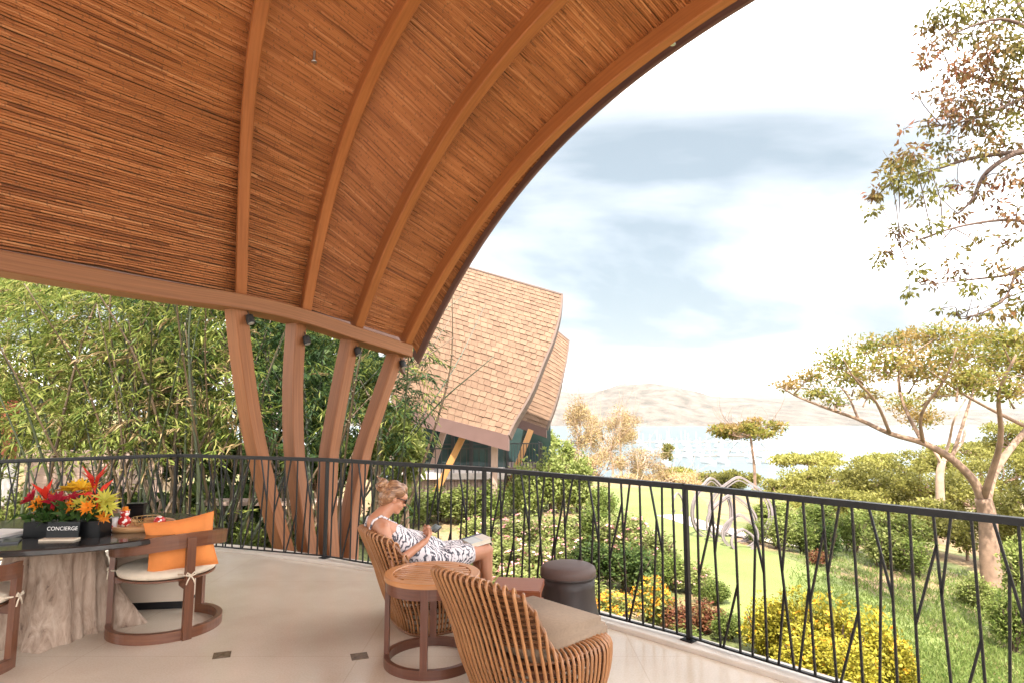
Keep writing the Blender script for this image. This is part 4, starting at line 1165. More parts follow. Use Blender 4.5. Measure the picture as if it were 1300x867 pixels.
def polyline_at(pts, d0, d1, n, pw=1.4):
    P_ = []
    m_ = len(pts)
    for i, (px, py) in enumerate(pts):
        v = i / (m_ - 1)
        P_.append(at(px, py, d0 + (d1 - d0) * v ** pw))
    C_ = catmull(P_, 12)
    L_ = np.concatenate([[0], np.cumsum(np.linalg.norm(np.diff(C_, axis=0), axis=1))])
    return np.stack([np.interp(np.linspace(0, L_[-1], n), L_, C_[:, k]) for k in range(3)], 1), L_[-1]
def shell_roof(bld, BO, Lp, Rp, dl, dr, nrow, wsh, split, fascia_h, seed):
    g_ = np.random.default_rng(seed)
    Lc, ll = polyline_at(Lp, dl[0], dl[1], nrow + 1); Rc, rl = polyline_at(Rp, dr[0], dr[1], nrow + 1)
    nu = 12
    us = np.linspace(0, 1, nu + 1)
    G = Lc[:, None] * (1 - us)[None, :, None] + Rc[:, None] * us[None, :, None]
    Gu = np.gradient(G, axis=1); Gv = np.gradient(G, axis=0)
    N = unit(np.cross(Gu, Gv)); N[(N * (np.array([0, 0, EYE]) - G)).sum(-1) < 0] *= -1
    I = np.arange((nrow + 1) * (nu + 1)).reshape(nrow + 1, nu + 1)
    F = np.stack([I[:-1, :-1], I[:-1, 1:], I[1:, 1:], I[1:, :-1]], -1).reshape(-1, 4)
    rf = mesh_np('roof', G.reshape(-1, 3) - BO, F, m_underlay, bld, smooth=True)
    mesh_np('soffit', (G - N * 0.22).reshape(-1, 3) - BO, F, m_under, bld, smooth=True)
    # rims along the two free edges and the top
    for e_, nn_, nm in ((Rc, N[:, -1], 'verge_board'), (Lc, N[:, 0], 'verge_board')):
        tt = unit(np.gradient(e_, axis=0)); sd_ = unit(np.cross(tt, nn_))
        MB().sweep(e_ - BO, sd_, nn_, [(-0.04, -0.24), (0.04, -0.24), (0.04, 0.05), (-0.04, 0.05)]).build(nm, m_under, bld)
    tt = G[-1, :]; MB().tube(tt - BO, 0.07, 6).build('ridge_cap', m_under, bld)
    def pt(u, v):
        i = min(int(v), nrow - 1); f_ = v - i
        a = Lc[i] * (1 - f_) + Lc[i + 1] * f_; c = Rc[i] * (1 - f_) + Rc[i + 1] * f_
        j = min(int(u * nu), nu - 1)
        return a * (1 - u) + c * u, N[min(i, nrow), j]
    items = []
    for i in range(nrow):
        Lrow = np.linalg.norm(Rc[i] - Lc[i]); k = max(4, int(round(Lrow / wsh)))
        o_ = 0.5 * (i % 2) + g_.uniform(-0.15, 0.15)
        cuts = np.clip((np.arange(-1, k + 2) + o_ + g_.uniform(-0.13, 0.13, k + 3)) / k, 0, 1)
        for j in range(len(cuts) - 1):
            u0, u1 = cuts[j] + 0.0012, cuts[j + 1] - 0.0012
            if u1 - u0 < 0.004: continue
            dv = g_.uniform(-0.10, 0.06)
            lift = g_.uniform(0.026, 0.05)
            vb, vt = max(0.0, i + dv - 0.12), min(nrow, i + 1.05)
            V = []
            for (u, v, up_) in ((u0, vb, lift), (u1, vb, lift), (u1, vt, 0.008), (u0, vt, 0.008)):
                p, n_ = pt(u, v); V.append(p + n_ * up_ - BO)
            for (u, v) in ((u0, vb), (u1, vb), (u1, vt), (u0, vt)):
                p, n_ = pt(u, v); V.append(p - n_ * 0.01 - BO)
            cp = pt((u0 + u1) / 2, min(i + 0.5, nrow))[0]
            items.append((cp, V))
    FF = [(0, 1, 2, 3), (0, 4, 5, 1), (1, 5, 6, 2), (3, 7, 4, 0), (2, 6, 7, 3)]
    def vis(cp):
        q = cp - np.array([0, 0, EYE]); return 650 + FPX * q[0] / (q[1] * math.cos(PITCH) + q[2] * math.sin(PITCH))
    items.sort(key=lambda it: (vis(it[0]) < 500, np.linalg.norm(it[0])))
    for cp, V in items[:split]:
        MB().add(V, FF).build('shingle', m_sh, rf)
    if items[split:]:
        m = MB()
        for cp, V in items[split:]: m.add(V, FF)
        o = m.build('shingles', m_sh, rf); o['kind'] = 'stuff'
    # fascia along the eave
    e_ = G[0]; tt = unit(np.gradient(e_, axis=0))
    MB().sweep(e_ - BO, unit(np.cross(tt, (0, 0, 1.0))), (0, 0, 1), [(-0.05, -fascia_h), (0.05, -fascia_h), (0.05, 0.02), (-0.05, 0.02)]).build('fascia', m_fascia, bld)
    return Lc, Rc
BO = np.array([-1.5, 25.5, -2.6])
bld = empty('shingled_building', tuple(BO), label='neighbouring villa under a tall curved shingle roof with a mauve eave board', cat='building')
shell_roof(bld, BO, [(499, 514), (497, 480), (491, 440), (483, 400), (473, 362), (461, 327), (448, 298)], [(646, 553), (654, 536), (674, 501), (690, 462), (703, 430), (711, 400), (714, 375)], (25.5, 30.5), (22.6, 26.5), 30, 0.31, 300, 0.52, 5)
def W_(px, py, d): return at(px, py, d) - BO
def bar3(p, q, w, d_, mat, name, par=bld):
    p, q = np.array(p), np.array(q)
    tdir = unit(q - p); s_ = unit(np.cross(tdir, (0, 1.0, 0))); n_ = np.cross(s_, tdir)
    return MB().sweep(np.array([p, q]), s_, n_, [(-w / 2, -d_ / 2), (w / 2, -d_ / 2), (w / 2, d_ / 2), (-w / 2, d_ / 2)]).build(name, mat, par)
for a, c, mat in [((592, 545, 24.4), (546, 640, 24.8), m_orange), ((526, 530, 26.6), (512, 604, 27.0), m_orange), ((535, 532, 26.4), (524, 604, 26.8), m_greyw), ((566, 540, 26.6), (545, 604, 27), m_greyw), ((628, 560, 23.6), (627, 640, 23.9), m_greyw), ((498, 520, 25.8), (503, 640, 26.2), m_greyw)]:
    bar3(W_(*a), W_(*c), 0.24, 0.3, mat, 'slanted_column')
# glazed wall under the eave
gd = 28.0
gx0, gx1 = at(505, 560, gd)[0], at(645, 560, gd)[0]
gz0, gz1 = at(560, 596, gd)[2], at(560, 515, gd)[2]
npn = 6
for i in range(npn):
    xa = gx0 + (gx1 - gx0) * i / npn; xb = gx0 + (gx1 - gx0) * (i + 1) / npn
    fr_ = MB()
    for c, d_ in (((xa + 0.04, gd, (gz0 + gz1) / 2), (0.08, 0.12, gz1 - gz0)), ((xb - 0.04, gd, (gz0 + gz1) / 2), (0.08, 0.12, gz1 - gz0)), (((xa + xb) / 2, gd, gz1 - 0.05), (xb - xa - 0.16, 0.11, 0.1)), (((xa + xb) / 2, gd, gz0 + 0.05), (xb - xa - 0.16, 0.11, 0.1)), (((xa + xb) / 2, gd, gz0 + 1.1), (xb - xa - 0.16, 0.1, 0.06))):
        fr_.box(np.array(c) - BO, d_)
    fo = fr_.build('window', m_frame, bld)
    MB().box(np.array([(xa + xb) / 2, gd + 0.03, (gz0 + gz1) / 2]) - BO, (xb - xa - 0.15, 0.02, gz1 - gz0 - 0.19)).build('pane', m_glass, fo)
MB().box(np.array([(gx0 + gx1) / 2 - 1, gd + 2.5, (gz0 + gz1) / 2 - 0.2]) - BO, (gx1 - gx0 + 1, 0.2, gz1 - gz0)).build('back_wall', m_greyw, bld)
# terrace slab and planked wall below it
sz_ = at(560, 598, 26.0)[2]
x0_, x1_ = at(500, 598, 26)[0], at(640, 598, 26)[0]
MB().box(np.array([(x0_ + x1_) / 2, 27.0, sz_ - 0.12]) - BO, (x1_ - x0_, 3.4, 0.24)).build('terrace_slab', m_render, bld)
pw = MB(); npk = 34
for i in range(npk):
    x = x0_ + (x1_ - x0_) * (i + 0.5) / npk
    pw.box(np.array([x, 25.6 + 0.02 * (i % 2), sz_ - 0.26 - 0.95]) - BO, ((x1_ - x0_) / npk - 0.02, 0.06, 1.9))
tag(pw.build('plank_cladding', m_greyw, bld), kind='stuff')
MB().box(np.array([(x0_ + x1_) / 2, 26.1, sz_ - 0.26 - 0.95]) - BO, (x1_ - x0_ - 0.1, 0.8, 1.9)).build('plinth', m_under, bld)
rl_ = empty('building_railing', (0, 0, 0))
bpy.data.objects.remove(rl_)
def far_rail(par, P0, P1, O_, h=1.0, n=14):
    P0, P1 = np.array(P0) - O_, np.array(P1) - O_
    bar3(P0 + (0, 0, h), P1 + (0, 0, h), 0.05, 0.05, m_frame, 'railing_top', par)
    for i in range(n + 1):
        p = P0 + (P1 - P0) * i / n
        MB().box(p + np.array([0, 0, h / 2]), (0.03, 0.03, h)).build('railing_bar', m_frame, par)
far_rail(bld, (x0_, 25.45, sz_), (x1_, 25.45, sz_), BO, 0.95, 18)
# second villa behind
BO2 = np.array([0.6, 31.0, -3.0])
b2d = empty('shingled_building', tuple(BO2), label='second shingled villa half hidden behind the first, with a corner balcony', cat='building')
shell_roof(b2d, BO2, [(648, 528), (656, 506), (668, 474), (678, 440), (684, 420), (688, 405)], [(694, 544), (705, 514), (714, 480), (720, 452), (722, 433)], (30.5, 33.5), (30.0, 32.5), 26, 0.36, 0, 0.42, 9)
def W2(px, py, d): return at(px, py, d) - BO2
bar3(W2(674, 545, 29.6), W2(638, 640, 29.4), 0.26, 0.3, m_orange, 'slanted_column', b2d)
bz = at(670, 592, 29.0)[2]
xa, xb = at(642, 592, 29)[0], at(690, 592, 29)[0]
MB().box(np.array([(xa + xb) / 2, 30.2, bz - 0.2]) - BO2, (xb - xa, 3.0, 0.28)).build('balcony_slab', m_render, b2d)
MB().box(np.array([(xa + xb) / 2 + 0.03, 30.2, bz - 0.03]) - BO2, (xb - xa + 0.1, 3.1, 0.06)).build('balcony_edge', m_fascia, b2d)
far_rail(b2d, (xb - 0.05, 28.8, bz), (xb - 0.05, 31.6, bz), BO2, 1.05, 12)
far_rail(b2d, (xa, 28.8, bz), (xb - 0.1, 28.8, bz), BO2, 1.05, 12)
sh = W2(688, 560, 29.4)
MB().box(np.array([xb - 0.12, 30.2, bz + 0.55]) - BO2, (0.04, 2.5, 0.95)).build('balcony_screen', m_frame, b2d)
MB().box(np.array([xa + 0.9, 32.5, bz + 0.9]) - BO2, (xb - xa + 1.0, 0.1, 2.2)).build('window', m_glass, b2d)
MB().box(np.array([xa + 0.2, 31.2, -2.3]) - BO2, (1.5, 1.5, 2.0)).build('plinth', m_under, b2d)

# ================================================================== LEFT SIDE BACKGROUND
m_board = wood('pinkish_boards', (0.38, 0.26, 0.21), (0.52, 0.38, 0.31), rough=0.7)
wo = at(40, 625, 14.2)
tw = empty('timber_wall', (wo[0], wo[1], -0.75), label='low wall of weathered pinkish boards behind the bamboo', cat='wall')
for i in range(8):
    MB().box((1.35, 0, 0.10 + i * 0.185), (3.0 + 0.05 * (i % 2), 0.06 + 0.012 * (i % 2), 0.175)).build('board', m_board, tw)
for x in (0.0, 1.35, 2.75):
    MB().box((x, 0.08, 0.72), (0.12, 0.1, 1.5)).build('post', m_greyw, tw)
bn = at(352, 648, 11.8)
bo_ = empty('timber_bench', (bn[0], bn[1], -0.72), label='long low timber bench behind the fan of columns', cat='bench')
for k in range(3):
    MB().box((0, (k - 1) * 0.16, 0.66), (2.6, 0.14, 0.07)).build('seat_board', m_board, bo_)
for x in (-1.1, 0, 1.1):
    MB().box((x, 0, 0.31), (0.12, 0.4, 0.63)).build('leg', m_under, bo_)
m_redp = plain('red_brown_paint', (0.3, 0.07, 0.035), rough=0.6)
m_whitec = plain('white_cloth', (0.75, 0.7, 0.68), rough=0.8)
rp = at(6, 610, 13.4)
rpo = empty('red_post', (rp[0], rp[1], -0.75), label='red-brown post with a white skirt beside the pinkish board wall', cat='post')
MB().box((0, 0, 1.3), (0.30, 0.12, 2.6)).build('shaft', m_redp, rpo)
MB().lathe([(0.30, 0.0), (0.24, 0.5), (0.17, 1.15), (0.155, 1.3)], (0.1, -0.1, 0), 12).build('skirt', m_whitec, rpo, smooth=True)

# bamboo clumps: culms, leaf sprays
m_culm = plain('green_bamboo_culm', (0.03, 0.038, 0.016), rough=0.45, var=0.5, scale=1.5)
m_culm2 = plain('brown_bamboo_culm', (0.085, 0.055, 0.03), rough=0.5, var=0.4, scale=1.5)
gbm = np.random.default_rng(41)
CL = [(-12, 11.2, 'bamboo clump with black-green stems beside the red-brown post'), (95, 10.6, 'bamboo clump with tall paired stems rising behind the flower box'), (190, 10.4, 'dense bamboo clump with many leaning stems left of the pale leaning column'),
      (270, 10.8, 'thick bamboo clump with dry straw leaves right behind the leaning column'), (385, 11.6, 'dark shaded bamboo clump seen between the timber columns'), (480, 12.2, 'loose bamboo clump at the open end of the eave')]
clumps = []
for i, (px, d, lab) in enumerate(CL):
    b_ = at(px, 690, d)
    o = empty('bamboo_clump', (b_[0], b_[1], -0.75), label=lab, cat='bamboo', group='bamboo clumps beyond the railing')
    clumps.append((o, np.array([b_[0], b_[1], -0.75]), px))
    ncul = (10, 12, 20, 20, 14, 8)[i]
    for k in range(ncul):
        a = gbm.uniform(0, 6.28); q = 0.55 * math.sqrt(gbm.random())
        p0 = np.array([q * math.cos(a) * 1.2, q * math.sin(a), 0])
        ln = np.array([gbm.normal(0, 0.30), gbm.normal(0, 0.22), 1.0]); ln = ln / ln[2]
        H_ = gbm.uniform(3.6, 6.0)
        bend = np.array([gbm.normal(0, 0.5), gbm.normal(-0.1, 0.4), -0.25])
        pts = [p0, p0 + ln * H_ * 0.3, p0 + ln * H_ * 0.65 + bend * 0.2, p0 + ln * H_ + bend]
        Pc = catmull(pts, 5)
        mb = MB()
        r0 = gbm.uniform(0.018, 0.036)
        rr = r0 * (1 - 0.75 * np.linspace(0, 1, len(Pc)))
        mb.tube(Pc, rr, 7)
        for q_ in Pc[1:-3:2]:      # node rings
            mb.lathe([(r0 * 0.9, -0.012), (r0 * 1.18, 0.0), (r0 * 0.9, 0.012)], q_, 7)
        mb.build('culm', m_culm if gbm.random() < 0.6 else m_culm2, o, smooth=True)
# sprays
def spray_leaves(P0, kind_scale=1.0, seed=0):
    g_ = np.random.default_rng(seed)
    n = len(P0); k = 11
    main = unit(np.stack([g_.normal(0, 1, n), g_.normal(-0.2, 0.8, n), g_.normal(-0.25, 0.45, n)], 1))
    Lt = g_.uniform(0.25, 0.6, n)
    C, D, N = [], [], []
    for j in range(k):
        t_ = (j + 0.5) / k
        p = P0 + main * (Lt * t_)[:, None] + np.array([0, 0, -0.22]) * (t_ ** 2) * Lt[:, None]
        sidev = unit(np.cross(main, np.array([0, 0, 1.0])))
        sg = 1 if j % 2 else -1
        d = unit(main * 0.75 + sidev * sg * 0.7 + g_.normal(0, 0.25, (n, 3)) + np.array([0, 0, -0.4]))
        C.append(p); D.append(d); N.append(unit(np.array([0, 0, 1.0]) + g_.normal(0, 0.45, (n, 3))))
    C, D, N = np.concatenate(C), np.concatenate(D), np.concatenate(N)
    L_ = g_.uniform(0.11, 0.23, len(C)) * kind_scale
    return leaf_quads(C, D, N, L_, L_ * 0.15, fold=0.05)
def sample_px(n, poly_fn):
    out_ = []
    while len(out_) < n:
        px, py, d = gbm.uniform(-70, 545), gbm.uniform(325, 690), gbm.uniform(0, 1)
        if gbm.random() < poly_fn(px, py): out_.append((px, py, d))
    return np.array(out_)
def dens(px, py):
    v = 1.0 if py < 520 else max(0.07, 1 - (py - 520) / 75)
    if px > 300: v *= 0.75
    return v
SP = sample_px(3900, dens)
mats = {'bamboo': [], 'straw': [], 'shaded_leaf': []}
lists = [dict(bamboo=[], straw=[], shaded_leaf=[]) for _ in clumps]
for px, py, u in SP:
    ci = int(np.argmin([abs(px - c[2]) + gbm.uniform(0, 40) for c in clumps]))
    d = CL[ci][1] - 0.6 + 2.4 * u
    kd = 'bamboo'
    if px > 315 and gbm.random() < 0.7: kd = 'shaded_leaf'  # shade between the columns put into the leaf colour
    elif px > 150 and u > 0.55 and gbm.random() < 0.6: kd = 'shaded_leaf'  # likewise darker leaves for the shade at the back of the clumps
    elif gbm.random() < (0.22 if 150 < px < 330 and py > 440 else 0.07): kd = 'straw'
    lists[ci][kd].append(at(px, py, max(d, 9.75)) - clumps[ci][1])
for ci, (o, org, px) in enumerate(clumps):
    for kd, P_ in lists[ci].items():
        if P_:
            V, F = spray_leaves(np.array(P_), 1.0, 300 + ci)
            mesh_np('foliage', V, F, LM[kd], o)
# trees that close the view behind the bamboo
BGL = 'sunlit yellow-green tree on the bank behind the bamboo'
for i, a in enumerate([(-40, 430, 22, 90, 90), (40, 500, 20, 70, 60), (110, 470, 24, 80, 80), (20, 370, 26, 90, 70), (-10, 560, 17, 60, 40), (120, 560, 19, 60, 35)]):
    simple_tree(*a, 'light', BGL, 'sunlit trees behind the bamboo', n=3000, seed=700 + i * 3, leaf=0.22)
DGL = 'dark dense tree filling the gap behind the bamboo'
for i, a in enumerate([(200, 450, 17, 90, 110), (290, 420, 16, 90, 110), (370, 500, 16, 80, 110), (440, 470, 17, 70, 110), (240, 560, 15, 80, 70), (400, 600, 15, 90, 60), (320, 350, 19, 110, 80), (170, 380, 20, 90, 80), (255, 480, 18, 90, 90), (470, 400, 19, 70, 80), (350, 430, 20, 90, 90), (120, 640, 14, 70, 30), (300, 640, 13.6, 80, 30)]):
    simple_tree(*a, 'dark', DGL, 'dark trees behind the bamboo', n=4200, seed=760 + i * 3, leaf=0.22)
simple_tree(512, 575, 13.0, 34, 70, 'light', 'light green broad-leafed shrub at the open end of the eave, before the shingled building', None, n=1500, seed=820, leaf=0.17)
simple_tree(478, 520, 13.6, 36, 80, 'light', 'pale sunlit foliage tree glimpsed between the last two columns', None, n=1800, seed=823, leaf=0.15)
for a in [(20, 690, 60, 60, 'light'), (60, 690, 60, 50, 'hedge'), (110, 694, 60, 46, 'light'), (250, 694, 70, 44, 'light'), (300, 700, 60, 40, 'hedge'), (360, 700, 70, 40, 'light'), (420, 704, 60, 40, 'light'), (480, 700, 60, 50, 'light')]:
    tag(shrub(*a, label='low sunlit shrub at the feet of the bamboo beyond the railing'), group='shrubs at the feet of the bamboo')
# ================================================================== FURNITURE
m_rattan = wood('honey_rattan', (0.24, 0.092, 0.032), (0.43, 0.205, 0.082), rough=0.42, su=5, sv=90, coat=0.1, bump=0.1)
m_rattan_d = wood('dark_rattan', (0.12, 0.045, 0.017), (0.23, 0.098, 0.038), rough=0.5, su=5, sv=90)
m_teak = wood('teak_slats', (0.33, 0.125, 0.04), (0.50, 0.225, 0.083), rough=0.35, su=3, sv=60, coat=0.2)
m_teak_d = wood('red_brown_frame', (0.085, 0.026, 0.013), (0.15, 0.05, 0.024), rough=0.38, su=3, sv=50, coat=0.15)
m_cush = plain('taupe_cushion_fabric', (0.26, 0.18, 0.12), rough=0.9, var=0.08, scale=60, bump=0.25, bscale=400)
m_cream = plain('cream_cushion_fabric', (0.66, 0.55, 0.42), rough=0.9, var=0.06, scale=20, bump=0.25, bscale=300)
m_stool_b = plain('dark_brown_leatherette', (0.03, 0.019, 0.016), rough=0.55, var=0.15, scale=15, bump=0.08)
m_stool_t = plain('mauve_brown_pad', (0.095, 0.058, 0.048), rough=0.6, var=0.1, scale=15, bump=0.08)

def pillow_mesh(w, d, h, n=14, e=2.6):
    """cushion: soft box, thick in the middle, thinner at the edge"""
    V, F = [], []
    for s_ in (1, -1):
        for i in range(n + 1):
            for j in range(n + 1):
                x, y = i / n * 2 - 1, j / n * 2 - 1
                t_ = max(0.0, (1 - abs(x) ** e)) ** 0.42 * max(0.0, (1 - abs(y) ** e)) ** 0.42
                k = 1 - 0.11 * (1 - x * x) * y * y - 0.11 * (1 - y * y) * x * x
                V.append((x * w / 2 * k, y * d / 2 * k, s_ * h / 2 * t_))
    m_ = (n + 1) ** 2
    for s_ in (0, 1):
        for i in range(n):
            for j in range(n):
                a = s_ * m_ + i * (n + 1) + j
                q = (a, a + n + 1, a + n + 2, a + 1)
                F.append(q if s_ == 0 else q[::-1])
    return np.array(V), F
def block_cushion(w, d, h, r=0.035):
    m = MB().box((0, 0, 0), (w, d, h))
    return m

def rattan_chair(loc, rz, label):
    o = empty('rattan_armchair', loc, rz, label, 'armchair', 'rattan armchairs')
    n = 70
    HB, HS = 0.735, 0.395
    def hh(th):
        ph = abs((math.degrees(th) - 270 + 180) % 360 - 180)
        t_ = min(max((ph - 40) / 34.0, 0), 1)
        return HS + (HB - HS) * (1 - t_ * t_ * (3 - 2 * t_)) - 0.035 * min(ph / 40.0, 1) ** 2
    def pt(th, z, ins=0.0):
        c, s_ = math.cos(th), math.sin(th)
        cx = math.copysign(abs(c) ** 0.62, c); sy = math.copysign(abs(s_) ** 0.62, s_)
        a = 0.285 + 0.065 * min(z / 0.4, 1.0) + (0.06 * max(0, (z - 0.4) / 0.33))
        b_ = 0.28 + 0.05 * min(z / 0.4, 1.0)
        bulge = 0.025 * math.sin(min(z / 0.4, 1) * PI)
        a += bulge - ins; b_ += bulge - ins
        wb = max(0.0, -s_)
        lean = 0.25 * max(0.0, (z - 0.10) / 0.62) ** 1.25 * wb ** 0.6
        return np.array([a * cx, b_ * sy - lean, z])
    # rods stand evenly along the outline
    fine = np.linspace(0, 2 * PI, 721); op = np.array([pt(t_, 0.3) for t_ in fine])
    ol = np.concatenate([[0], np.cumsum(np.linalg.norm(np.diff(op, axis=0), axis=1))])
    for i in range(n):
        th = float(np.interp((i + 0.5) / n * ol[-1], ol, fine))
        h = hh(th); rr = 0.036 if h > 0.5 else 0.055
        P_ = [pt(th, z) for z in np.linspace(0.015, h - rr, 8)]
        for k in range(1, 6):
            f_ = k / 6 * PI
            P_.append(pt(th, h - rr + rr * math.sin(f_), ins=rr * (1 - math.cos(f_))))
        zb_ = 0.40 if h > 0.5 else 0.30
        for z in np.linspace(h - rr, zb_, 5):
            P_.append(pt(th, max(z, 0.2), ins=2 * rr))
        P_ = np.array(P_) + np.array([rnd.gauss(0, 0.002), rnd.gauss(0, 0.002), 0])
        MB().tube(P_, 0.0085, 6).build('rattan_rod', m_rattan, o, smooth=True)
    # hoops between the two layers of rods
    for z in np.arange(0.035, 0.37, 0.042):
        MB().tube([pt(2 * PI * k / 60, z, ins=0.016) for k in range(60)], 0.0075, 5, close=True).build('rattan_hoop', m_rattan_d, o, smooth=True)
    for z in np.arange(0.41, 0.70, 0.03):
        for ins in (0.018, 0.056):
            ths = [t_ for t_ in np.radians(np.linspace(180, 360, 61)) if hh(t_) > z + 0.03]
            MB().tube([pt(t_, z, ins=ins) for t_ in ths], 0.0075, 5).build('rattan_hoop', m_rattan_d, o, smooth=True)
    MB().tube([pt(2 * PI * k / 72, hh(2 * PI * k / 72) - 0.035, ins=0.03) for k in range(72)], 0.015, 6, close=True).build('rim', m_rattan_d, o, smooth=True)
    MB().tube([pt(2 * PI * k / 60, 0.012, ins=0.0) for k in range(60)], 0.013, 6, close=True).build('base_ring', m_rattan_d, o, smooth=True)
    c = MB().box((0, 0.01, 0.36), (0.56, 0.56, 0.14)).build('seat_cushion', m_cush, o, bevel=0.04, smooth=True)
    MB().box((0, 0.0, 0.255), (0.56, 0.56, 0.03)).build('seat_frame', m_teak_d, o)
    return o
fc = rattan_chair((0.135, 3.74, 0), -R(47), 'honey rattan armchair with its back turned, empty, beside the slatted round table')
fc.scale = (1.13, 1.0, 1.04)
wc = rattan_chair((-0.62, 5.02, 0), -R(62), 'honey rattan armchair in which the woman sits')
wc.scale = (1.06, 0.94, 1.0)

# round slatted side table
rt = empty('side_table', (-0.52, 4.25, 0), R(-14), 'small round slatted teak side table between the two rattan armchairs', 'table')
RT, ZT = 0.31, 0.555
MB().sweep([((RT - 0.03) * math.cos(a), (RT - 0.03) * math.sin(a), ZT) for a in np.linspace(0, 2 * PI, 64, endpoint=False)],
           [(math.cos(a), math.sin(a), 0) for a in np.linspace(0, 2 * PI, 64, endpoint=False)], (0, 0, 1), [(-0.03, -0.03), (0.03, -0.03), (0.03, -0.004), (0.026, 0.0), (-0.026, 0.0), (-0.03, -0.004)], close=True).build('rim', m_teak, rt)
for k in range(10):
    y = (k - 4.5) * 0.049
    hw = math.sqrt(max(0.01, (RT - 0.065) ** 2 - y * y))
    MB().box((0, y, ZT - 0.012), (2 * hw, 0.036, 0.02)).build('slat', m_teak, rt)
for s_ in (-0.15, 0.15):
    MB().box((s_, 0, ZT - 0.032), (0.04, 0.46, 0.02)).build('batten', m_teak_d, rt)
ar = np.linspace(0, 2 * PI, 56, endpoint=False)
MB().sweep([(0.285 * math.cos(a), 0.285 * math.sin(a), ZT - 0.065) for a in ar], [(math.cos(a), math.sin(a), 0) for a in ar], (0, 0, 1), [(-0.012, -0.035), (0.012, -0.035), (0.012, 0.035), (-0.012, 0.035)], close=True).build('apron', m_teak_d, rt)
MB().sweep([(0.285 * math.cos(a), 0.285 * math.sin(a), 0.028) for a in ar], [(math.cos(a), math.sin(a), 0) for a in ar], (0, 0, 1), [(-0.016, -0.028), (0.016, -0.028), (0.016, 0.028), (-0.016, 0.028)], close=True).build('base_ring', m_teak_d, rt)
for a in (R(14 + 10), R(14 + 95), R(14 + 182), R(14 + 268)):
    MB().box((0.285 * math.cos(a), 0.285 * math.sin(a), 0.275), (0.045, 0.03, 0.5), rz=a + PI / 2).build('leg', m_teak_d, rt)

# upholstered stool by the railing
st = empty('upholstered_stool', (0.43, 5.0, 0), 0, 'dark brown upholstered stool with a flared foot against the railing', 'stool')
MB().lathe([(0.001, 0.0), (0.235, 0.0), (0.243, 0.012), (0.236, 0.05), (0.218, 0.12), (0.206, 0.2), (0.202, 0.27), (0.204, 0.345), (0.001, 0.35)], (0, 0, 0), 40).build('body', m_stool_b, st, smooth=True)
MB().lathe([(0.207, 0.345), (0.213, 0.36), (0.214, 0.39), (0.205, 0.412), (0.18, 0.426), (0.1, 0.434), (0.001, 0.436)], (0, 0, 0), 40).build('seat_pad', m_stool_t, st, smooth=True)
MB().lathe([(0.2125, 0.343), (0.2165, 0.349), (0.2125, 0.355)], (0, 0, 0), 40).build('piping', m_stool_b, st, smooth=True)
# low wooden table behind the empty armchair
lt = empty('low_table', (0.04, 4.52, 0), R(-8), 'low terracotta-brown wooden table half hidden behind the empty rattan armchair', 'table')
m_terr = wood('terracotta_wood', (0.22, 0.062, 0.026), (0.31, 0.10, 0.042), rough=0.4)
MB().box((0, 0, 0.385), (0.34, 0.34, 0.05)).build('top', m_terr, lt, bevel=0.006)
MB().box((0, 0, 0.32), (0.30, 0.30, 0.078)).build('apron', m_terr, lt)
for sx_ in (-1, 1):
    for sy_ in (-1, 1):
        MB().box((sx_ * 0.14, sy_ * 0.14, 0.14), (0.045, 0.045, 0.28)).build('leg', m_terr, lt)

# ------------------------------------------------------------------ big oval table on a root stump
m_top = plain('charcoal_stone_top', (0.03, 0.026, 0.024), rough=0.16, var=0.25, scale=5, coat=0.2)
m_stump, t, b = mk('driftwood_stump')
tcn = nn(t, 'ShaderNodeTexCoord')
mp = nn(t, 'ShaderNodeMapping'); mp.inputs['Scale'].default_value = (9, 9, 1.3)
t.links.new(tcn.outputs['Object'], mp.inputs[0])
no = nn(t, 'ShaderNodeTexNoise'); no.inputs['Scale'].default_value = 1.6; no.inputs['Detail'].default_value = 9; no.inputs['Roughness'].default_value = 0.7; no.inputs['Distortion'].default_value = 0.6
t.links.new(mp.outputs[0], no.inputs['Vector'])
r = ramp(t, [(0.30, (0.08, 0.045, 0.03)), (0.40, (0.30, 0.20, 0.14)), (0.56, (0.46, 0.335, 0.25)), (0.78, (0.58, 0.45, 0.35))], no.outputs['Fac'])
t.links.new(r.outputs[0], b.inputs['Base Color']); b.inputs['Roughness'].default_value = 0.75
bp = nn(t, 'ShaderNodeBump'); bp.inputs['Strength'].default_value = 0.8; bp.inputs['Distance'].default_value = 0.02
t.links.new(no.outputs['Fac'], bp.inputs['Height']); t.links.new(bp.outputs[0], b.inputs['Normal'])
TC = np.array([-3.345, 4.87, 0.0]); TH = 0.715
ot = empty('concierge_table', tuple(TC), R(15), 'large oval charcoal table on a pale root stump base', 'table')
tp = MB(); n = 72; A_, B_ = 0.99, 0.76
V, F = [], []
prof_ = [(0.985, -0.042), (1.0, -0.034), (1.0, -0.008), (0.985, 0.0)]
for k, z in prof_:
    for i in range(n):
        th = 2 * PI * i / n
        c, s_ = math.cos(th), math.sin(th)
        V.append((A_ * k * math.copysign(abs(c) ** 0.92, c), B_ * k * math.copysign(abs(s_) ** 0.92, s_), TH + z))
for j in range(3):
    for i in range(n):
        F.append((j * n + i, j * n + (i + 1) % n, (j + 1) * n + (i + 1) % n, (j + 1) * n + i))
F.append(tuple(range(n - 1, -1, -1))); F.append(tuple(3 * n + i for i in range(n)))
tp.add(V, F).build('tabletop', m_top, ot)
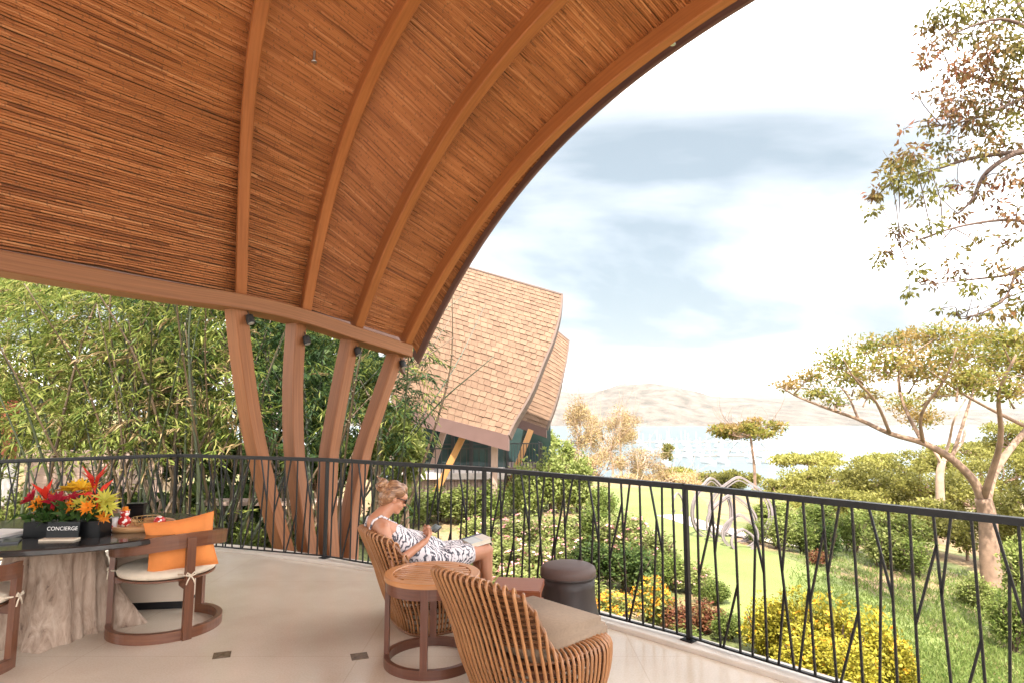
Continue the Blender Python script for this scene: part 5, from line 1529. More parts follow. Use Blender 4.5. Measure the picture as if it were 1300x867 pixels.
# stump with buttress roots
V, F = [], []
nz_, na = 26, 96
gs = np.random.default_rng(15)
roots = [(R(-4), 0.25, 0.18), (R(-80), 0.20, 0.24), (R(-125), 0.30, 0.22), (R(-170), 0.22, 0.2), (R(95), 0.24, 0.26), (R(45), 0.16, 0.2), (R(150), 0.2, 0.2)]
for i in range(nz_ + 1):
    t_ = i / nz_; z = t_ * (TH - 0.04)
    for j in range(na):
        a = 2 * PI * j / na
        base = 0.235 + 0.10 * (1 - t_) ** 1.6 + 0.02 * t_
        for ra, rl, rw in roots:
            da = (a - ra + PI) % (2 * PI) - PI
            base += rl * (1 - t_) ** 2.4 * math.exp(-(da / rw) ** 2)
        flut = 0.02 * math.sin(a * 11 + 2.0 * t_) + 0.014 * math.sin(a * 23 - 3 * t_ + 1) + 0.02 * math.sin(a * 5 + 4 * t_)
        base += flut * (0.6 + 0.6 * (1 - t_)) + gs.normal(0, 0.003)
        V.append((base * math.cos(a) * 1.12, base * math.sin(a), z))
for i in range(nz_):
    for j in range(na):
        F.append((i * na + j, i * na + (j + 1) % na, (i + 1) * na + (j + 1) % na, (i + 1) * na + j))
F.append(tuple(nz_ * na + j for j in range(na)))
sto = MB().add(V, F).build('stump_base', m_stump, ot, smooth=True, loc=(-0.04, -0.02, 0))
# low beige block behind
m_beige = plain('beige_laminate', (0.55, 0.44, 0.34), rough=0.5, var=0.05, scale=3)
bx_ = at(192, 772, 5.35)
bb = empty('storage_block', (-2.95, 5.5, 0), R(8), 'low beige block on a black plinth under the oval table', 'storage')
MB().box((0, 0, 0.34), (0.56, 0.42, 0.56)).build('body', m_beige, bb, bevel=0.008)
MB().box((-0.02, 0, 0.03), (0.50, 0.38, 0.06)).build('plinth', m_black, bb)
MB().box((0.265, -0.17, 0.04), (0.035, 0.05, 0.08)).build('foot', m_cream, bb)

# ------------------------------------------------------------------ horseshoe wooden chairs
m_walnut = wood('walnut', (0.09, 0.03, 0.014), (0.175, 0.066, 0.03), rough=0.36, su=3, sv=45, coat=0.2)
def wood_chair(loc, rz, label):
    o = empty('horseshoe_chair', loc, rz, label, 'chair', 'wooden chairs around the oval table')
    Rr = 0.365
    angs = np.radians(np.linspace(150, 390, 41))
    rad_ = np.array([(math.cos(a), math.sin(a), 0) for a in angs])
    MB().sweep(rad_ * Rr + [0, 0, 0.034], rad_, (0, 0, 1), [(-0.02, -0.034), (0.02, -0.034), (0.02, 0.034), (-0.02, 0.034)]).build('base_rail', m_walnut, o)
    zz = np.array([0.605 + 0.075 * math.cos((a - 1.5 * PI) * 0.75) ** 2 for a in angs])
    P_ = rad_ * (Rr + 0.01); P_[:, 2] = zz
    MB().sweep(P_, rad_, (0, 0, 1), [(-0.014, -0.05), (0.014, -0.05), (0.022, 0.05), (-0.006, 0.05)]).build('back_rail', m_walnut, o)
    for i, a in enumerate((150, 270, 390)):
        a = R(a); zt = 0.62 if i != 1 else 0.70
        d = np.array([math.cos(a), math.sin(a), 0]); tg = np.array([-math.sin(a), math.cos(a), 0])
        off = 0.024 if i == 1 else 0.0
        MB().sweep([d * (Rr + off) + [0, 0, 0.0], d * (Rr + 0.002 + off) + [0, 0, zt]], tg, d, [(-0.03, -0.018), (0.03, -0.018), (0.03, 0.018), (-0.03, 0.018)]).build('upright', m_walnut, o)
        MB().sweep([d * 0.24 + [0, 0, 0.375], d * (Rr - 0.0) + [0, 0, 0.36]], (0, 0, 1), tg, [(-0.03, -0.014), (0.03, -0.014), (0.022, 0.014), (-0.022, 0.014)]).build('bracket', m_walnut, o)
    MB().lathe([(0.001, 0.385), (0.31, 0.385), (0.325, 0.392), (0.325, 0.402), (0.001, 0.405)], (0, 0.01, 0), 40).build('seat_panel', m_walnut, o)
    c = MB().lathe([(0.001, 0.403), (0.29, 0.403), (0.325, 0.415), (0.335, 0.435), (0.32, 0.458), (0.27, 0.474), (0.12, 0.482), (0.001, 0.482)], (0, 0.01, 0), 44).build('seat_cushion', m_cream, o, smooth=True)
    for a in (150, 270, 390):
        a = R(a); d = np.array([math.cos(a), math.sin(a), 0]); tg = np.array([-math.sin(a), math.cos(a), 0])
        q = d * (Rr + (0.05 if a == R(270) else 0.028)) + np.array([0, 0, 0.44])
        tie = MB()
        for s_ in (-1, 1):
            tie.tube([q, q + tg * 0.025 * s_ + [0, 0, 0.022], q + tg * 0.035 * s_ + [0, 0, 0.005], q + tg * 0.012 * s_, q], 0.006, 5)
            tie.tube([q, q + tg * 0.018 * s_ + [0, 0, -0.03], q + tg * 0.03 * s_ + [0, 0, -0.06]], 0.005, 5)
            tie.tube([q, q + tg * 0.035 * s_ - d * 0.03, d * 0.32 + tg * 0.05 * s_ + [0, 0, 0.44]], 0.006, 5)
        tie.build('tie', m_cream, c, smooth=True)
    return o
wood_chair((-2.585, 4.90, 0), R(48), 'walnut horseshoe chair holding an orange pillow, tucked under the oval table')
wood_chair((-3.50, 4.08, 0), R(-22), 'walnut horseshoe chair beside the root stump, away from the orange pillow')
wood_chair((-3.95, 5.76, 0), R(196), 'walnut horseshoe chair on the railing side of the oval table')
m_orangef = plain('orange_pillow_fabric', (0.62, 0.20, 0.045), rough=0.85, var=0.12, scale=9, bump=0.3, bscale=60)
V, F = pillow_mesh(0.46, 0.38, 0.13)
V = np.array(V); V[:, 2] += 0.008 * vnoise(V[:, 0], V[:, 1], 0.16, 44) * (np.abs(V[:, 2]) > 0.005)
po = empty('orange_pillow', (-2.415, 4.735, 0.635), 0, 'square orange pillow leaning against the back of the wooden chair', 'pillow')
cv = mesh_np('cover', V, F, m_orangef, po, smooth=True)
cv.rotation_euler = (R(80), R(-7), R(26))
seam = MB().tube([(0.23 * x * (1 - 0.11 * (1 - x * x) * y * y - 0.11 * (1 - y * y) * x * x), 0.19 * y * (1 - 0.11 * (1 - x * x) * y * y - 0.11 * (1 - y * y) * x * x), 0) for x, y in [(-1 + 0.2 * k, -1) for k in range(10)] + [(1, -1 + 0.2 * k) for k in range(10)] + [(1 - 0.2 * k, 1) for k in range(10)] + [(-1, 1 - 0.2 * k) for k in range(10)]], 0.004, 5, close=True).build('piping', m_orangef, cv)

# ------------------------------------------------------------------ things on the table
TT = TH
m_blk = plain('black_lacquer', (0.004, 0.004, 0.0045), rough=0.35, var=0.2, spec=0.25)
pb = empty('flower_box', (-3.17, 4.62, TT), R(4), 'black planter box of tropical red, yellow and orange flowers on the oval table', 'flowers')
MB().box((0, 0, 0.055), (0.52, 0.15, 0.11)).build('box', m_blk, pb, bevel=0.004)
PET = {k: leafmat('petal_' + k, c, trans=0.3, rough=0.45) for k, c in dict(red=[(0.5, 0.02, 0.015), (0.62, 0.05, 0.025)], crimson=[(0.32, 0.012, 0.03), (0.42, 0.02, 0.04)], yellow=[(0.75, 0.42, 0.02), (0.8, 0.52, 0.05)], orange=[(0.75, 0.2, 0.015), (0.8, 0.3, 0.03)], pink=[(0.7, 0.3, 0.2), (0.78, 0.5, 0.35)], lime=[(0.42, 0.4, 0.05), (0.55, 0.5, 0.08)], green=[(0.03, 0.07, 0.015), (0.07, 0.13, 0.03)]).items()}
gf = np.random.default_rng(9)
def bloom(kind, c, r, ax, npet=6, layers=1, w=0.34, cup=0.7, name='flower'):
    """star of pointed petals round an axis"""
    ax = unit(np.array(ax, float)); t1 = unit(np.cross(ax, [0.3, 0.9, 0.2])); t2 = np.cross(ax, t1)
    C, D, N, L_ = [], [], [], []
    for l in range(layers):
        for k in range(npet):
            a = 2 * PI * (k + 0.5 * l) / npet + gf.normal(0, 0.08)
            out_ = t1 * math.cos(a) + t2 * math.sin(a)
            cu = cup + 0.45 * l
            C.append(np.array(c) + out_ * r * 0.05); D.append(out_ + ax * cu); N.append(ax - out_ * cu); L_.append(r * (1 - 0.18 * l))
    V, F = leaf_quads(np.array(C), np.array(D), np.array(N), np.array(L_), np.array(L_) * w)
    # second half-step of each petal so that it curls
    return mesh_np(name, V, F, PET[kind], pb)
for px, py, kind, r, ax, npet, ly, w, cup in [
    (58, 634, 'red', 0.16, (-0.1, -0.2, 1), 5, 1, 0.26, 1.6), (66, 640, 'red', 0.12, (0.5, -0.4, 0.6), 5, 1, 0.3, 0.8), (72, 636, 'crimson', 0.09, (0.3, -0.6, 0.4), 6, 2, 0.4, 0.6),
    (42, 634, 'crimson', 0.09, (-0.5, -0.4, 0.5), 8, 3, 0.4, 0.8), (50, 640, 'orange', 0.07, (0, -0.8, 0.4), 6, 2, 0.4, 0.7),
    (92, 622, 'yellow', 0.11, (-0.3, -0.3, 0.9), 7, 2, 0.34, 0.7), (104, 621, 'yellow', 0.10, (0.2, -0.4, 0.8), 7, 2, 0.34, 0.6),
    (116, 624, 'yellow', 0.10, (-0.2, -0.4, 0.8), 6, 1, 0.3, 0.6), (120, 622, 'red', 0.20, (0.05, -0.2, 1), 4, 1, 0.2, 2.2), (122, 628, 'red', 0.15, (0.55, -0.4, 0.45), 5, 1, 0.22, 0.5), (116, 636, 'orange', 0.12, (-0.2, -0.6, 0.4), 5, 2, 0.25, 0.6),
    (82, 636, 'pink', 0.085, (-0.1, -0.9, 0.4), 6, 2, 0.46, 0.6), (90, 642, 'orange', 0.06, (0, -0.9, 0.2), 6, 2, 0.4, 0.6), (96, 632, 'crimson', 0.06, (0, -0.7, 0.5), 6, 2, 0.5, 0.9),
    (104, 640, 'lime', 0.08, (0, -0.8, 0.5), 7, 2, 0.3, 0.7), (132, 636, 'lime', 0.11, (0.5, -0.4, 0.6), 8, 2, 0.24, 0.6), (136, 643, 'lime', 0.09, (0.6, -0.5, 0.3), 8, 2, 0.24, 0.5), (127, 644, 'yellow', 0.08, (0.3, -0.7, 0.4), 7, 2, 0.3, 0.6),
    (112, 644, 'orange', 0.07, (0.1, -0.9, 0.2), 6, 2, 0.35, 0.6), (132, 655, 'orange', 0.06, (0.4, -0.8, -0.2), 5, 2, 0.4, 0.5), (55, 645, 'lime', 0.07, (-0.3, -0.8, 0.3), 7, 2, 0.28, 0.5), (75, 645, 'yellow', 0.05, (0, -0.9, 0.2), 6, 1, 0.4, 0.5), (64, 632, 'orange', 0.06, (-0.1, -0.5, 0.8), 6, 1, 0.35, 0.9)]:
    q = at(px, py, 4.60 + gf.normal(0, 0.03)) - np.array([-3.17, 4.62, TT])
    q = np.array(Matrix.Rotation(-R(4), 3, 'Z') @ Vector(q))
    bloom(kind, q, r, ax, npet, ly, w, cup)
gl = 260
C = np.stack([gf.uniform(-0.27, 0.27, gl), gf.uniform(-0.08, 0.08, gl), gf.uniform(0.09, 0.2, gl)], 1)
V, F = leaf_quads(C, rand_dirs(gf, gl) * 0.8 + np.array([0, -0.1, 0.45]), rand_dirs(gf, gl), gf.uniform(0.05, 0.13, gl), 0.03)
tag(mesh_np('greenery', V, F, PET['green'], pb), kind='stuff')
stm = MB()
for k in range(14):
    x = gf.uniform(-0.23, 0.23); stm.tube([(x, 0, 0.05), (x * 1.1, -0.01, 0.14), (x * 1.15, -0.02, 0.22)], 0.004, 5)
stm.build('stem', PET['green'], pb)
# sign
sg = empty('concierge_sign', (-3.12, 4.50, TT), R(4), 'small black sign lettered CONCIERGE in front of the flower box', 'sign')
MB().box((0, 0, 0.058), (0.215, 0.012, 0.116), rot=Matrix.Rotation(R(-8), 3, 'X')).build('plate', m_blk, sg)
MB().box((0, -0.035, 0.006), (0.235, 0.075, 0.012)).build('base', m_cream, sg, bevel=0.002)
m_silver = plain('silver_lettering', (0.75, 0.73, 0.7), rough=0.4, var=0.02)
cu = bpy.data.curves.new('lettering', 'FONT'); cu.body = 'CONCIERGE'; cu.size = 0.036; cu.align_x = 'CENTER'; cu.extrude = 0.0006; cu.space_character = 1.02
to = bpy.data.objects.new('lettering', cu); COL.objects.link(to)
bpy.context.view_layer.update()
me = bpy.data.meshes.new_from_object(to.evaluated_get(bpy.context.evaluated_depsgraph_get()))
COL.objects.unlink(to); bpy.data.objects.remove(to)
me.name = 'lettering'; me.materials.clear(); me.materials.append(m_silver)
lo = bpy.data.objects.new('lettering', me); link(lo, sg); lo.location = (0, -0.0155, 0.062); lo.rotation_euler = (R(98 - 16), 0, 0)
# tray with ornaments
m_tray = wood('tray_rattan', (0.36, 0.17, 0.07), (0.52, 0.29, 0.13), rough=0.5, su=8, sv=60)
tr = empty('round_tray', (-2.82, 4.93, TT), 0, 'round shallow woven tray on the oval table beside the flowers', 'tray')
MB().lathe([(0.001, 0.012), (0.205, 0.012), (0.215, 0.03), (0.222, 0.032), (0.226, 0.024), (0.212, 0.0), (0.001, 0.0)], (0, 0, 0), 44).build('dish', m_tray, tr, smooth=True)
MB().lathe([(0.213, 0.026), (0.224, 0.026), (0.228, 0.034), (0.219, 0.042), (0.210, 0.034), (0.213, 0.026)], (0, 0, 0), 44).build('rim', m_tray, tr, smooth=True)
m_rw, t, b = mk('red_white_glaze')
tcn = nn(t, 'ShaderNodeTexCoord'); vo = nn(t, 'ShaderNodeTexVoronoi'); vo.inputs['Scale'].default_value = 34
t.links.new(tcn.outputs['Object'], vo.inputs['Vector'])
r = ramp(t, [(0.0, (0.8, 0.72, 0.66)), (0.42, (0.8, 0.72, 0.66)), (0.46, (0.5, 0.03, 0.025)), (1, (0.42, 0.02, 0.02))], vo.outputs['Distance'])
t.links.new(r.outputs[0], b.inputs['Base Color']); b.inputs['Roughness'].default_value = 0.2
def ornament(loc, label, k=1.0, tall=False):
    o = empty('painted_ornament', loc, 0, label, 'ornament', 'painted ornaments')
    MB().lathe([(0.001, 0), (0.02 * k, 0.002), (0.034 * k, 0.018 * k), (0.037 * k, 0.034 * k), (0.03 * k, 0.052 * k), (0.013 * k, 0.064 * k), (0.001, 0.066 * k)], (0, 0, 0), 18).build('body', m_rw, o, smooth=True)
    if tall:
        MB().lathe([(0.001, 0.05 * k), (0.018 * k, 0.056 * k), (0.027 * k, 0.075 * k), (0.024 * k, 0.095 * k), (0.001, 0.108 * k)], (0, 0, 0), 16).build('head', m_rw, o, smooth=True)
        MB().lathe([(0.03 * k, 0.098 * k), (0.018 * k, 0.102 * k), (0.015 * k, 0.118 * k), (0.001, 0.12 * k)], (0, 0, 0), 16).build('hat', PET['orange'], o, smooth=True)
    return o
zt_ = TT + 0.0125
ornament((-2.94, 4.90, zt_), 'tall red and white painted figurine at the flower end of the tray', 1.25, True)
ornament((-2.69, 4.93, zt_), 'round red and white painted ball on the tray by the wire basket', 1.15)
ornament((-2.955, 4.74, TT), 'small red and white painted ball on the table before the tray', 0.85)
m_gold = plain('brass_wire', (0.5, 0.33, 0.14), rough=0.35, metal=0.8)
wb = empty('wire_basket', (-2.81, 4.96, zt_), 0, 'low brass wire basket lying on the round tray', 'basket')
for z, r_ in ((0.004, 0.07), (0.035, 0.085), (0.06, 0.10)):
    MB().tube([(r_ * math.cos(a), r_ * math.sin(a), z) for a in np.linspace(0, 2 * PI, 28, endpoint=False)], 0.0028, 5, close=True).build('hoop', m_gold, wb)
for k in range(16):
    a = 2 * PI * k / 16
    MB().tube([(0.07 * math.cos(a), 0.07 * math.sin(a), 0.004), (0.085 * math.cos(a + 0.15), 0.085 * math.sin(a + 0.15), 0.035), (0.10 * math.cos(a), 0.10 * math.sin(a), 0.06)], 0.002, 4).build('wire', m_gold, wb)
bxk = empty('black_case', (-2.98, 5.12, TT), R(10), 'black case standing on the oval table behind the painted figurine', 'case')
MB().box((0, 0, 0.07), (0.12, 0.07, 0.14)).build('body', m_blk, bxk, bevel=0.004)
MB().box((0, -0.002, 0.148), (0.13, 0.08, 0.018)).build('lid', m_blk, bxk, bevel=0.003)
m_cup = plain('frosted_cup', (0.6, 0.58, 0.56), rough=0.3)
cpo = empty('paper_cup', (-3.0, 4.86, TT), 0, 'pale grey tumbler between the flower box and the tray', 'cup')
MB().lathe([(0.001, 0.0), (0.026, 0.0), (0.033, 0.085), (0.031, 0.085), (0.025, 0.004), (0.001, 0.004)], (0, 0, 0), 20).build('body', m_cup, cpo, smooth=True)
MB().lathe([(0.0335, 0.083), (0.0345, 0.086), (0.0325, 0.089), (0.0312, 0.086)], (0, 0, 0), 20).build('lip', m_cup, cpo, smooth=True)
m_paper = plain('brochure_paper', (0.66, 0.62, 0.58), rough=0.6)
m_dk = plain('dark_folder', (0.05, 0.05, 0.055), rough=0.4)
for i, (x, y, w, d_, h, rz, mt, lab) in enumerate([(-3.56, 4.50, 0.24, 0.30, 0.012, 12, m_dk, 'dark folder lying on the oval table beside the flower box'), (-3.62, 4.56, 0.22, 0.29, 0.02, -8, m_paper, 'stack of pale brochures lying on the dark folder'), (-3.40, 4.40, 0.10, 0.16, 0.012, 30, m_dk, 'black phone lying at the rim of the oval table')]):
    z = TT + (0.0 if i != 1 else 0.0125)
    fo = empty(('folder', 'brochure_stack', 'phone')[i], (x, y, z), R(rz), lab, ('folder', 'brochures', 'phone')[i])
    if i == 1:
        for k in range(5):
            MB().box((0.004 * (k % 2), 0.003 * (k % 3), 0.002 + k * 0.004), (w, d_, 0.0036), rz=R(k * 2 - 4)).build('brochure', mt, fo)
    else:
        MB().box((0, 0, h / 2), (w, d_, h)).build('body', mt, fo, bevel=0.003)
        MB().box((0, 0, h + 0.0006), (w * 0.9, d_ * 0.92, 0.001)).build(('cover_sheet', '', 'screen')[i], m_blk if i == 2 else m_dk, fo)
# ================================================================== WOMAN
def blob_mesh(name, balls, voxel, smooth, mat, parent):
    """balls: (centre, radii(3) or r, rotation or None) -> one continuous surface"""
    bm = bmesh.new()
    for c, r_, rot in balls:
        rr = (r_, r_, r_) if np.isscalar(r_) else r_
        M_ = Matrix.Translation(Vector(c)) @ (rot.to_4x4() if rot is not None else Matrix.Identity(4)) @ Matrix.Diagonal((*rr, 1.0))
        bmesh.ops.create_icosphere(bm, subdivisions=2, radius=1.0, matrix=M_)
    me = bpy.data.meshes.new(name); bm.to_mesh(me); bm.free()
    o = bpy.data.objects.new(name, me); COL.objects.link(o)
    md = o.modifiers.new('r', 'REMESH'); md.mode = 'VOXEL'; md.voxel_size = voxel; md.use_smooth_shade = True
    ms = o.modifiers.new('s', 'SMOOTH'); ms.iterations = smooth; ms.factor = 0.5
    bpy.context.view_layer.update()
    me2 = bpy.data.meshes.new_from_object(o.evaluated_get(bpy.context.evaluated_depsgraph_get()))
    COL.objects.unlink(o); bpy.data.objects.remove(o); bpy.data.meshes.remove(me)
    me2.name = name
    me2.materials.clear(); me2.materials.append(mat)
    me2.polygons.foreach_set('use_smooth', np.ones(len(me2.polygons), dtype=bool))
    return link(bpy.data.objects.new(name, me2), parent)
def chain(balls, pts, rads, step=0.35):
    pts = [np.array(p, float) for p in pts]
    for i in range(len(pts) - 1):
        L_ = np.linalg.norm(pts[i + 1] - pts[i]); n_ = max(2, int(L_ / (min(rads[i], rads[i + 1]) * step)))
        for k in range(n_ + 1):
            f_ = k / n_
            balls.append((pts[i] * (1 - f_) + pts[i + 1] * f_, rads[i] * (1 - f_) + rads[i + 1] * f_, None))
m_skin, t, b = mk('skin')
tcn = nn(t, 'ShaderNodeTexCoord'); no = nn(t, 'ShaderNodeTexNoise'); no.inputs['Scale'].default_value = 9; no.inputs['Detail'].default_value = 4
t.links.new(tcn.outputs['Object'], no.inputs['Vector'])
r = ramp(t, [(0.3, (0.42, 0.18, 0.10)), (0.7, (0.51, 0.245, 0.145))], no.outputs['Fac'])
t.links.new(r.outputs[0], b.inputs['Base Color']); b.inputs['Roughness'].default_value = 0.45
b.inputs['Subsurface Weight'].default_value = 0.15; b.inputs['Subsurface Radius'].default_value = (0.012, 0.005, 0.003); b.inputs['Subsurface Scale'].default_value = 0.5
m_dress, t, b = mk('leaf_print_dress')
tcn = nn(t, 'ShaderNodeTexCoord')
mp = nn(t, 'ShaderNodeMapping'); mp.inputs['Rotation'].default_value = (0.4, 0.5, 0.6); mp.inputs['Scale'].default_value = (1, 1, 0.55)
t.links.new(tcn.outputs['Object'], mp.inputs[0])
wv = nn(t, 'ShaderNodeTexWave'); wv.inputs['Scale'].default_value = 16; wv.inputs['Distortion'].default_value = 8; wv.inputs['Detail'].default_value = 3; wv.inputs['Detail Scale'].default_value = 2.2
t.links.new(mp.outputs[0], wv.inputs['Vector'])
vo = nn(t, 'ShaderNodeTexNoise'); vo.inputs['Scale'].default_value = 7; t.links.new(tcn.outputs['Object'], vo.inputs['Vector'])
mu_ = nn(t, 'ShaderNodeMath', operation='MULTIPLY'); t.links.new(wv.outputs['Fac'], mu_.inputs[0]); t.links.new(vo.outputs['Fac'], mu_.inputs[1])
r = ramp(t, [(0.0, (0.06, 0.06, 0.075)), (0.08, (0.08, 0.08, 0.095)), (0.15, (0.36, 0.33, 0.36)), (0.24, (0.70, 0.64, 0.65)), (1, (0.76, 0.72, 0.72))], mu_.outputs[0])
t.links.new(r.outputs[0], b.inputs['Base Color']); b.inputs['Roughness'].default_value = 0.85
m_hair, t, b = mk('blond_hair')
tcn = nn(t, 'ShaderNodeTexCoord'); mp = nn(t, 'ShaderNodeMapping'); mp.inputs['Scale'].default_value = (70, 8, 40); mp.inputs['Rotation'].default_value = (0.6, 0, 0)
t.links.new(tcn.outputs['Object'], mp.inputs[0])
no = nn(t, 'ShaderNodeTexNoise'); no.inputs['Scale'].default_value = 1.5; no.inputs['Detail'].default_value = 5; no.inputs['Distortion'].default_value = 0.8
t.links.new(mp.outputs[0], no.inputs['Vector'])
r = ramp(t, [(0.3, (0.10, 0.042, 0.02)), (0.55, (0.27, 0.135, 0.065)), (0.75, (0.48, 0.28, 0.15))], no.outputs['Fac'])
t.links.new(r.outputs[0], b.inputs['Base Color']); b.inputs['Roughness'].default_value = 0.4
bp = nn(t, 'ShaderNodeBump'); bp.inputs['Strength'].default_value = 0.35; bp.inputs['Distance'].default_value = 0.003
t.links.new(no.outputs['Fac'], bp.inputs['Height']); t.links.new(bp.outputs[0], b.inputs['Normal'])
m_lensd = plain('dark_glasses', (0.012, 0.01, 0.01), rough=0.12)

FD = -R(90 - 27)                                   # facing: turned towards the view
wo_ = empty('person', (-0.66, 5.0, 0), FD + 0, 'woman in a leaf-print sleeveless dress and sunglasses sitting with a phone', 'person')
# local axes of the empty: +Y forward, -X to her left ... so P(a, b, z): a forward, b to her left
def Q(a, b_, z): return np.array([-b_, a, z])
HC = Q(-0.262, 0, 0.945)                           # head centre
HR = Matrix.Rotation(-R(24), 3, 'X')               # nods forward
def Hd(a, b_, z):
    v = HR @ Vector((-b_, a, z)); return HC + np.array(v)
body = []
# torso, leaning back in the chair
for bb_ in (-0.065, 0.065):
    chain(body, [Q(0.0, bb_ * 1.25, 0.45), Q(-0.14, bb_ * 0.95, 0.56), Q(-0.28, bb_ * 1.1, 0.67), Q(-0.37, bb_ * 1.25, 0.745)], [0.118, 0.095, 0.098, 0.07])
chain(body, [Q(-0.39, 0.0, 0.775), Q(-0.35, -0.0, 0.83), Q(-0.295, 0, 0.88)], [0.078, 0.06, 0.054])
for sgn in (-1, 1):
    chain(body, [Q(-0.385, sgn * 0.06, 0.775), Q(-0.385, sgn * 0.155, 0.752)], [0.052, 0.05])
    body.append((Q(-0.27, sgn * 0.075, 0.675), (0.062, 0.062, 0.062), None))
# head
body += [(Hd(-0.012, 0, 0.025), (0.072, 0.09, 0.088), HR), (Hd(0.022, 0, -0.035), (0.056, 0.066, 0.075), HR), (Hd(0.062, 0, -0.085), (0.028, 0.026, 0.022), HR), (Hd(0.03, 0, -0.07), (0.048, 0.05, 0.035), HR),
         (Hd(0.072, 0, 0.03), (0.05, 0.022, 0.03), HR), (Hd(0.085, 0, -0.055), (0.02, 0.013, 0.012), HR), (Hd(0.083, 0, -0.046), (0.018, 0.012, 0.006), HR)]
chain(body, [Hd(0.082, 0, 0.008), Hd(0.1, 0, -0.022)], [0.009, 0.0125])
for s_ in (-1, 1):
    body += [(Hd(-0.012, s_ * 0.073, -0.018), (0.008, 0.018, 0.028), HR), (Hd(0.052, s_ * 0.034, -0.035), 0.026, None), (Hd(0.091, s_ * 0.009, -0.024), 0.008, None)]
# arms
def hand(bl, wr, dirv, up, sgn, curl=0.9):
    """palm, four fingers of different length closing round the phone, thumb from the side of the palm"""
    dirv = unit(dirv); up = unit(up - dirv * np.dot(up, dirv)); sd_ = np.cross(dirv, up) * sgn
    palm = wr + dirv * 0.045
    for k in range(4):
        f_ = (k - 1.5) * 0.019
        chain(bl, [wr + sd_ * f_ * 0.5, wr + dirv * 0.075 + sd_ * f_], [0.0155, 0.0115])
        l1 = (0.034, 0.04, 0.038, 0.030)[k]
        p0 = wr + dirv * 0.08 + sd_ * f_
        d1 = unit(dirv * 0.8 + up * 0.55 * curl); p1 = p0 + d1 * l1
        d2 = unit(dirv * 0.2 + up * 0.95 * curl); p2 = p1 + d2 * l1 * 0.72
        d3 = unit(-dirv * 0.45 + up * 0.8); p3 = p2 + d3 * l1 * 0.5
        chain(bl, [p0, p1, p2, p3], [0.0092, 0.0088, 0.0082, 0.0072])
    q0 = wr + dirv * 0.03 - sd_ * 0.03
    q1 = q0 + unit(dirv * 0.5 - sd_ * 0.5 + up * 0.5) * 0.038
    q2 = q1 + unit(dirv * 0.7 + sd_ * 0.1 + up * 0.6) * 0.032
    chain(bl, [wr + dirv * 0.02 - sd_ * 0.012, q0, q1, q2], [0.014, 0.0125, 0.0105, 0.008])
PHN = Q(0.055, -0.045, 0.70)
for sgn, el, wr in ((-1, Q(-0.33, -0.255, 0.515), Q(-0.06, -0.155, 0.635)), (1, Q(-0.22, 0.235, 0.50), Q(-0.03, 0.05, 0.635))):
    sh_ = Q(-0.385, sgn * 0.172, 0.742)
    chain(body, [sh_, (sh_ * 0.55 + el * 0.45) + np.array([0, -0.005, 0]), el], [0.05, 0.043, 0.035])
    chain(body, [el, el * 0.65 + wr * 0.35 + np.array([0, 0, -0.004]), wr], [0.036, 0.035, 0.0225])
    hand(body, wr, PHN - wr + np.array([0, -0.02, -0.02]), np.array([-sgn * 0.25, 0.1, 1.0]) if False else Q(0.1, -sgn * 0.8, 0.55), sgn)
# legs: bare from the knee, feet on the floor
for sgn in (-1, 1):
    hp = Q(0.02, sgn * 0.088, 0.435); kn = Q(0.475, sgn * 0.075, 0.50); an = Q(0.50, sgn * 0.085, 0.085)
    chain(body, [hp, Q(0.24, sgn * 0.085, 0.475), kn], [0.088, 0.075, 0.055])
    chain(body, [kn, Q(0.475, sgn * 0.078, 0.36), Q(0.485, sgn * 0.082, 0.2), an], [0.054, 0.05, 0.038, 0.03])
    chain(body, [an, Q(0.475, sgn * 0.085, 0.035)], [0.03, 0.028])
    chain(body, [Q(0.475, sgn * 0.085, 0.034), Q(0.58, sgn * 0.092, 0.03), Q(0.655, sgn * 0.095, 0.018)], [0.028, 0.028, 0.017])
bd = blob_mesh('body', body, 0.0065, 5, m_skin, wo_)
# dress: a little outside the body, loose over the lap, thin straps
dr = []
for bb_ in (-0.068, 0.068):
    chain(dr, [Q(0.0, bb_ * 1.35, 0.455), Q(-0.14, bb_ * 1.0, 0.565), Q(-0.28, bb_ * 1.08, 0.665), Q(-0.335, bb_ * 1.02, 0.71)], [0.128, 0.108, 0.106, 0.072])
dr += [(Q(-0.275, -0.078, 0.678), 0.068, None), (Q(-0.275, 0.078, 0.678), 0.068, None)]
chain(dr, [Q(-0.18, 0, 0.62), Q(-0.06, 0, 0.575), Q(0.06, 0, 0.525)], [0.10, 0.11, 0.10])
for sgn in (-1, 1):
    chain(dr, [Q(0.02, sgn * 0.09, 0.45), Q(0.17, sgn * 0.088, 0.478), Q(0.30, sgn * 0.082, 0.49)], [0.105, 0.098, 0.084])
chain(dr, [Q(0.05, 0, 0.50), Q(0.29, 0, 0.51)], [0.085, 0.05])
blob_mesh('dress', dr, 0.0075, 4, m_dress, wo_)
for sgn in (-1, 1):
    MB().tube([Q(-0.255, sgn * 0.075, 0.735), Q(-0.325, sgn * 0.088, 0.80), Q(-0.385, sgn * 0.092, 0.832), Q(-0.44, sgn * 0.08, 0.80), Q(-0.462, sgn * 0.07, 0.74)], 0.009, 6).build('strap', m_dress, wo_, smooth=True)
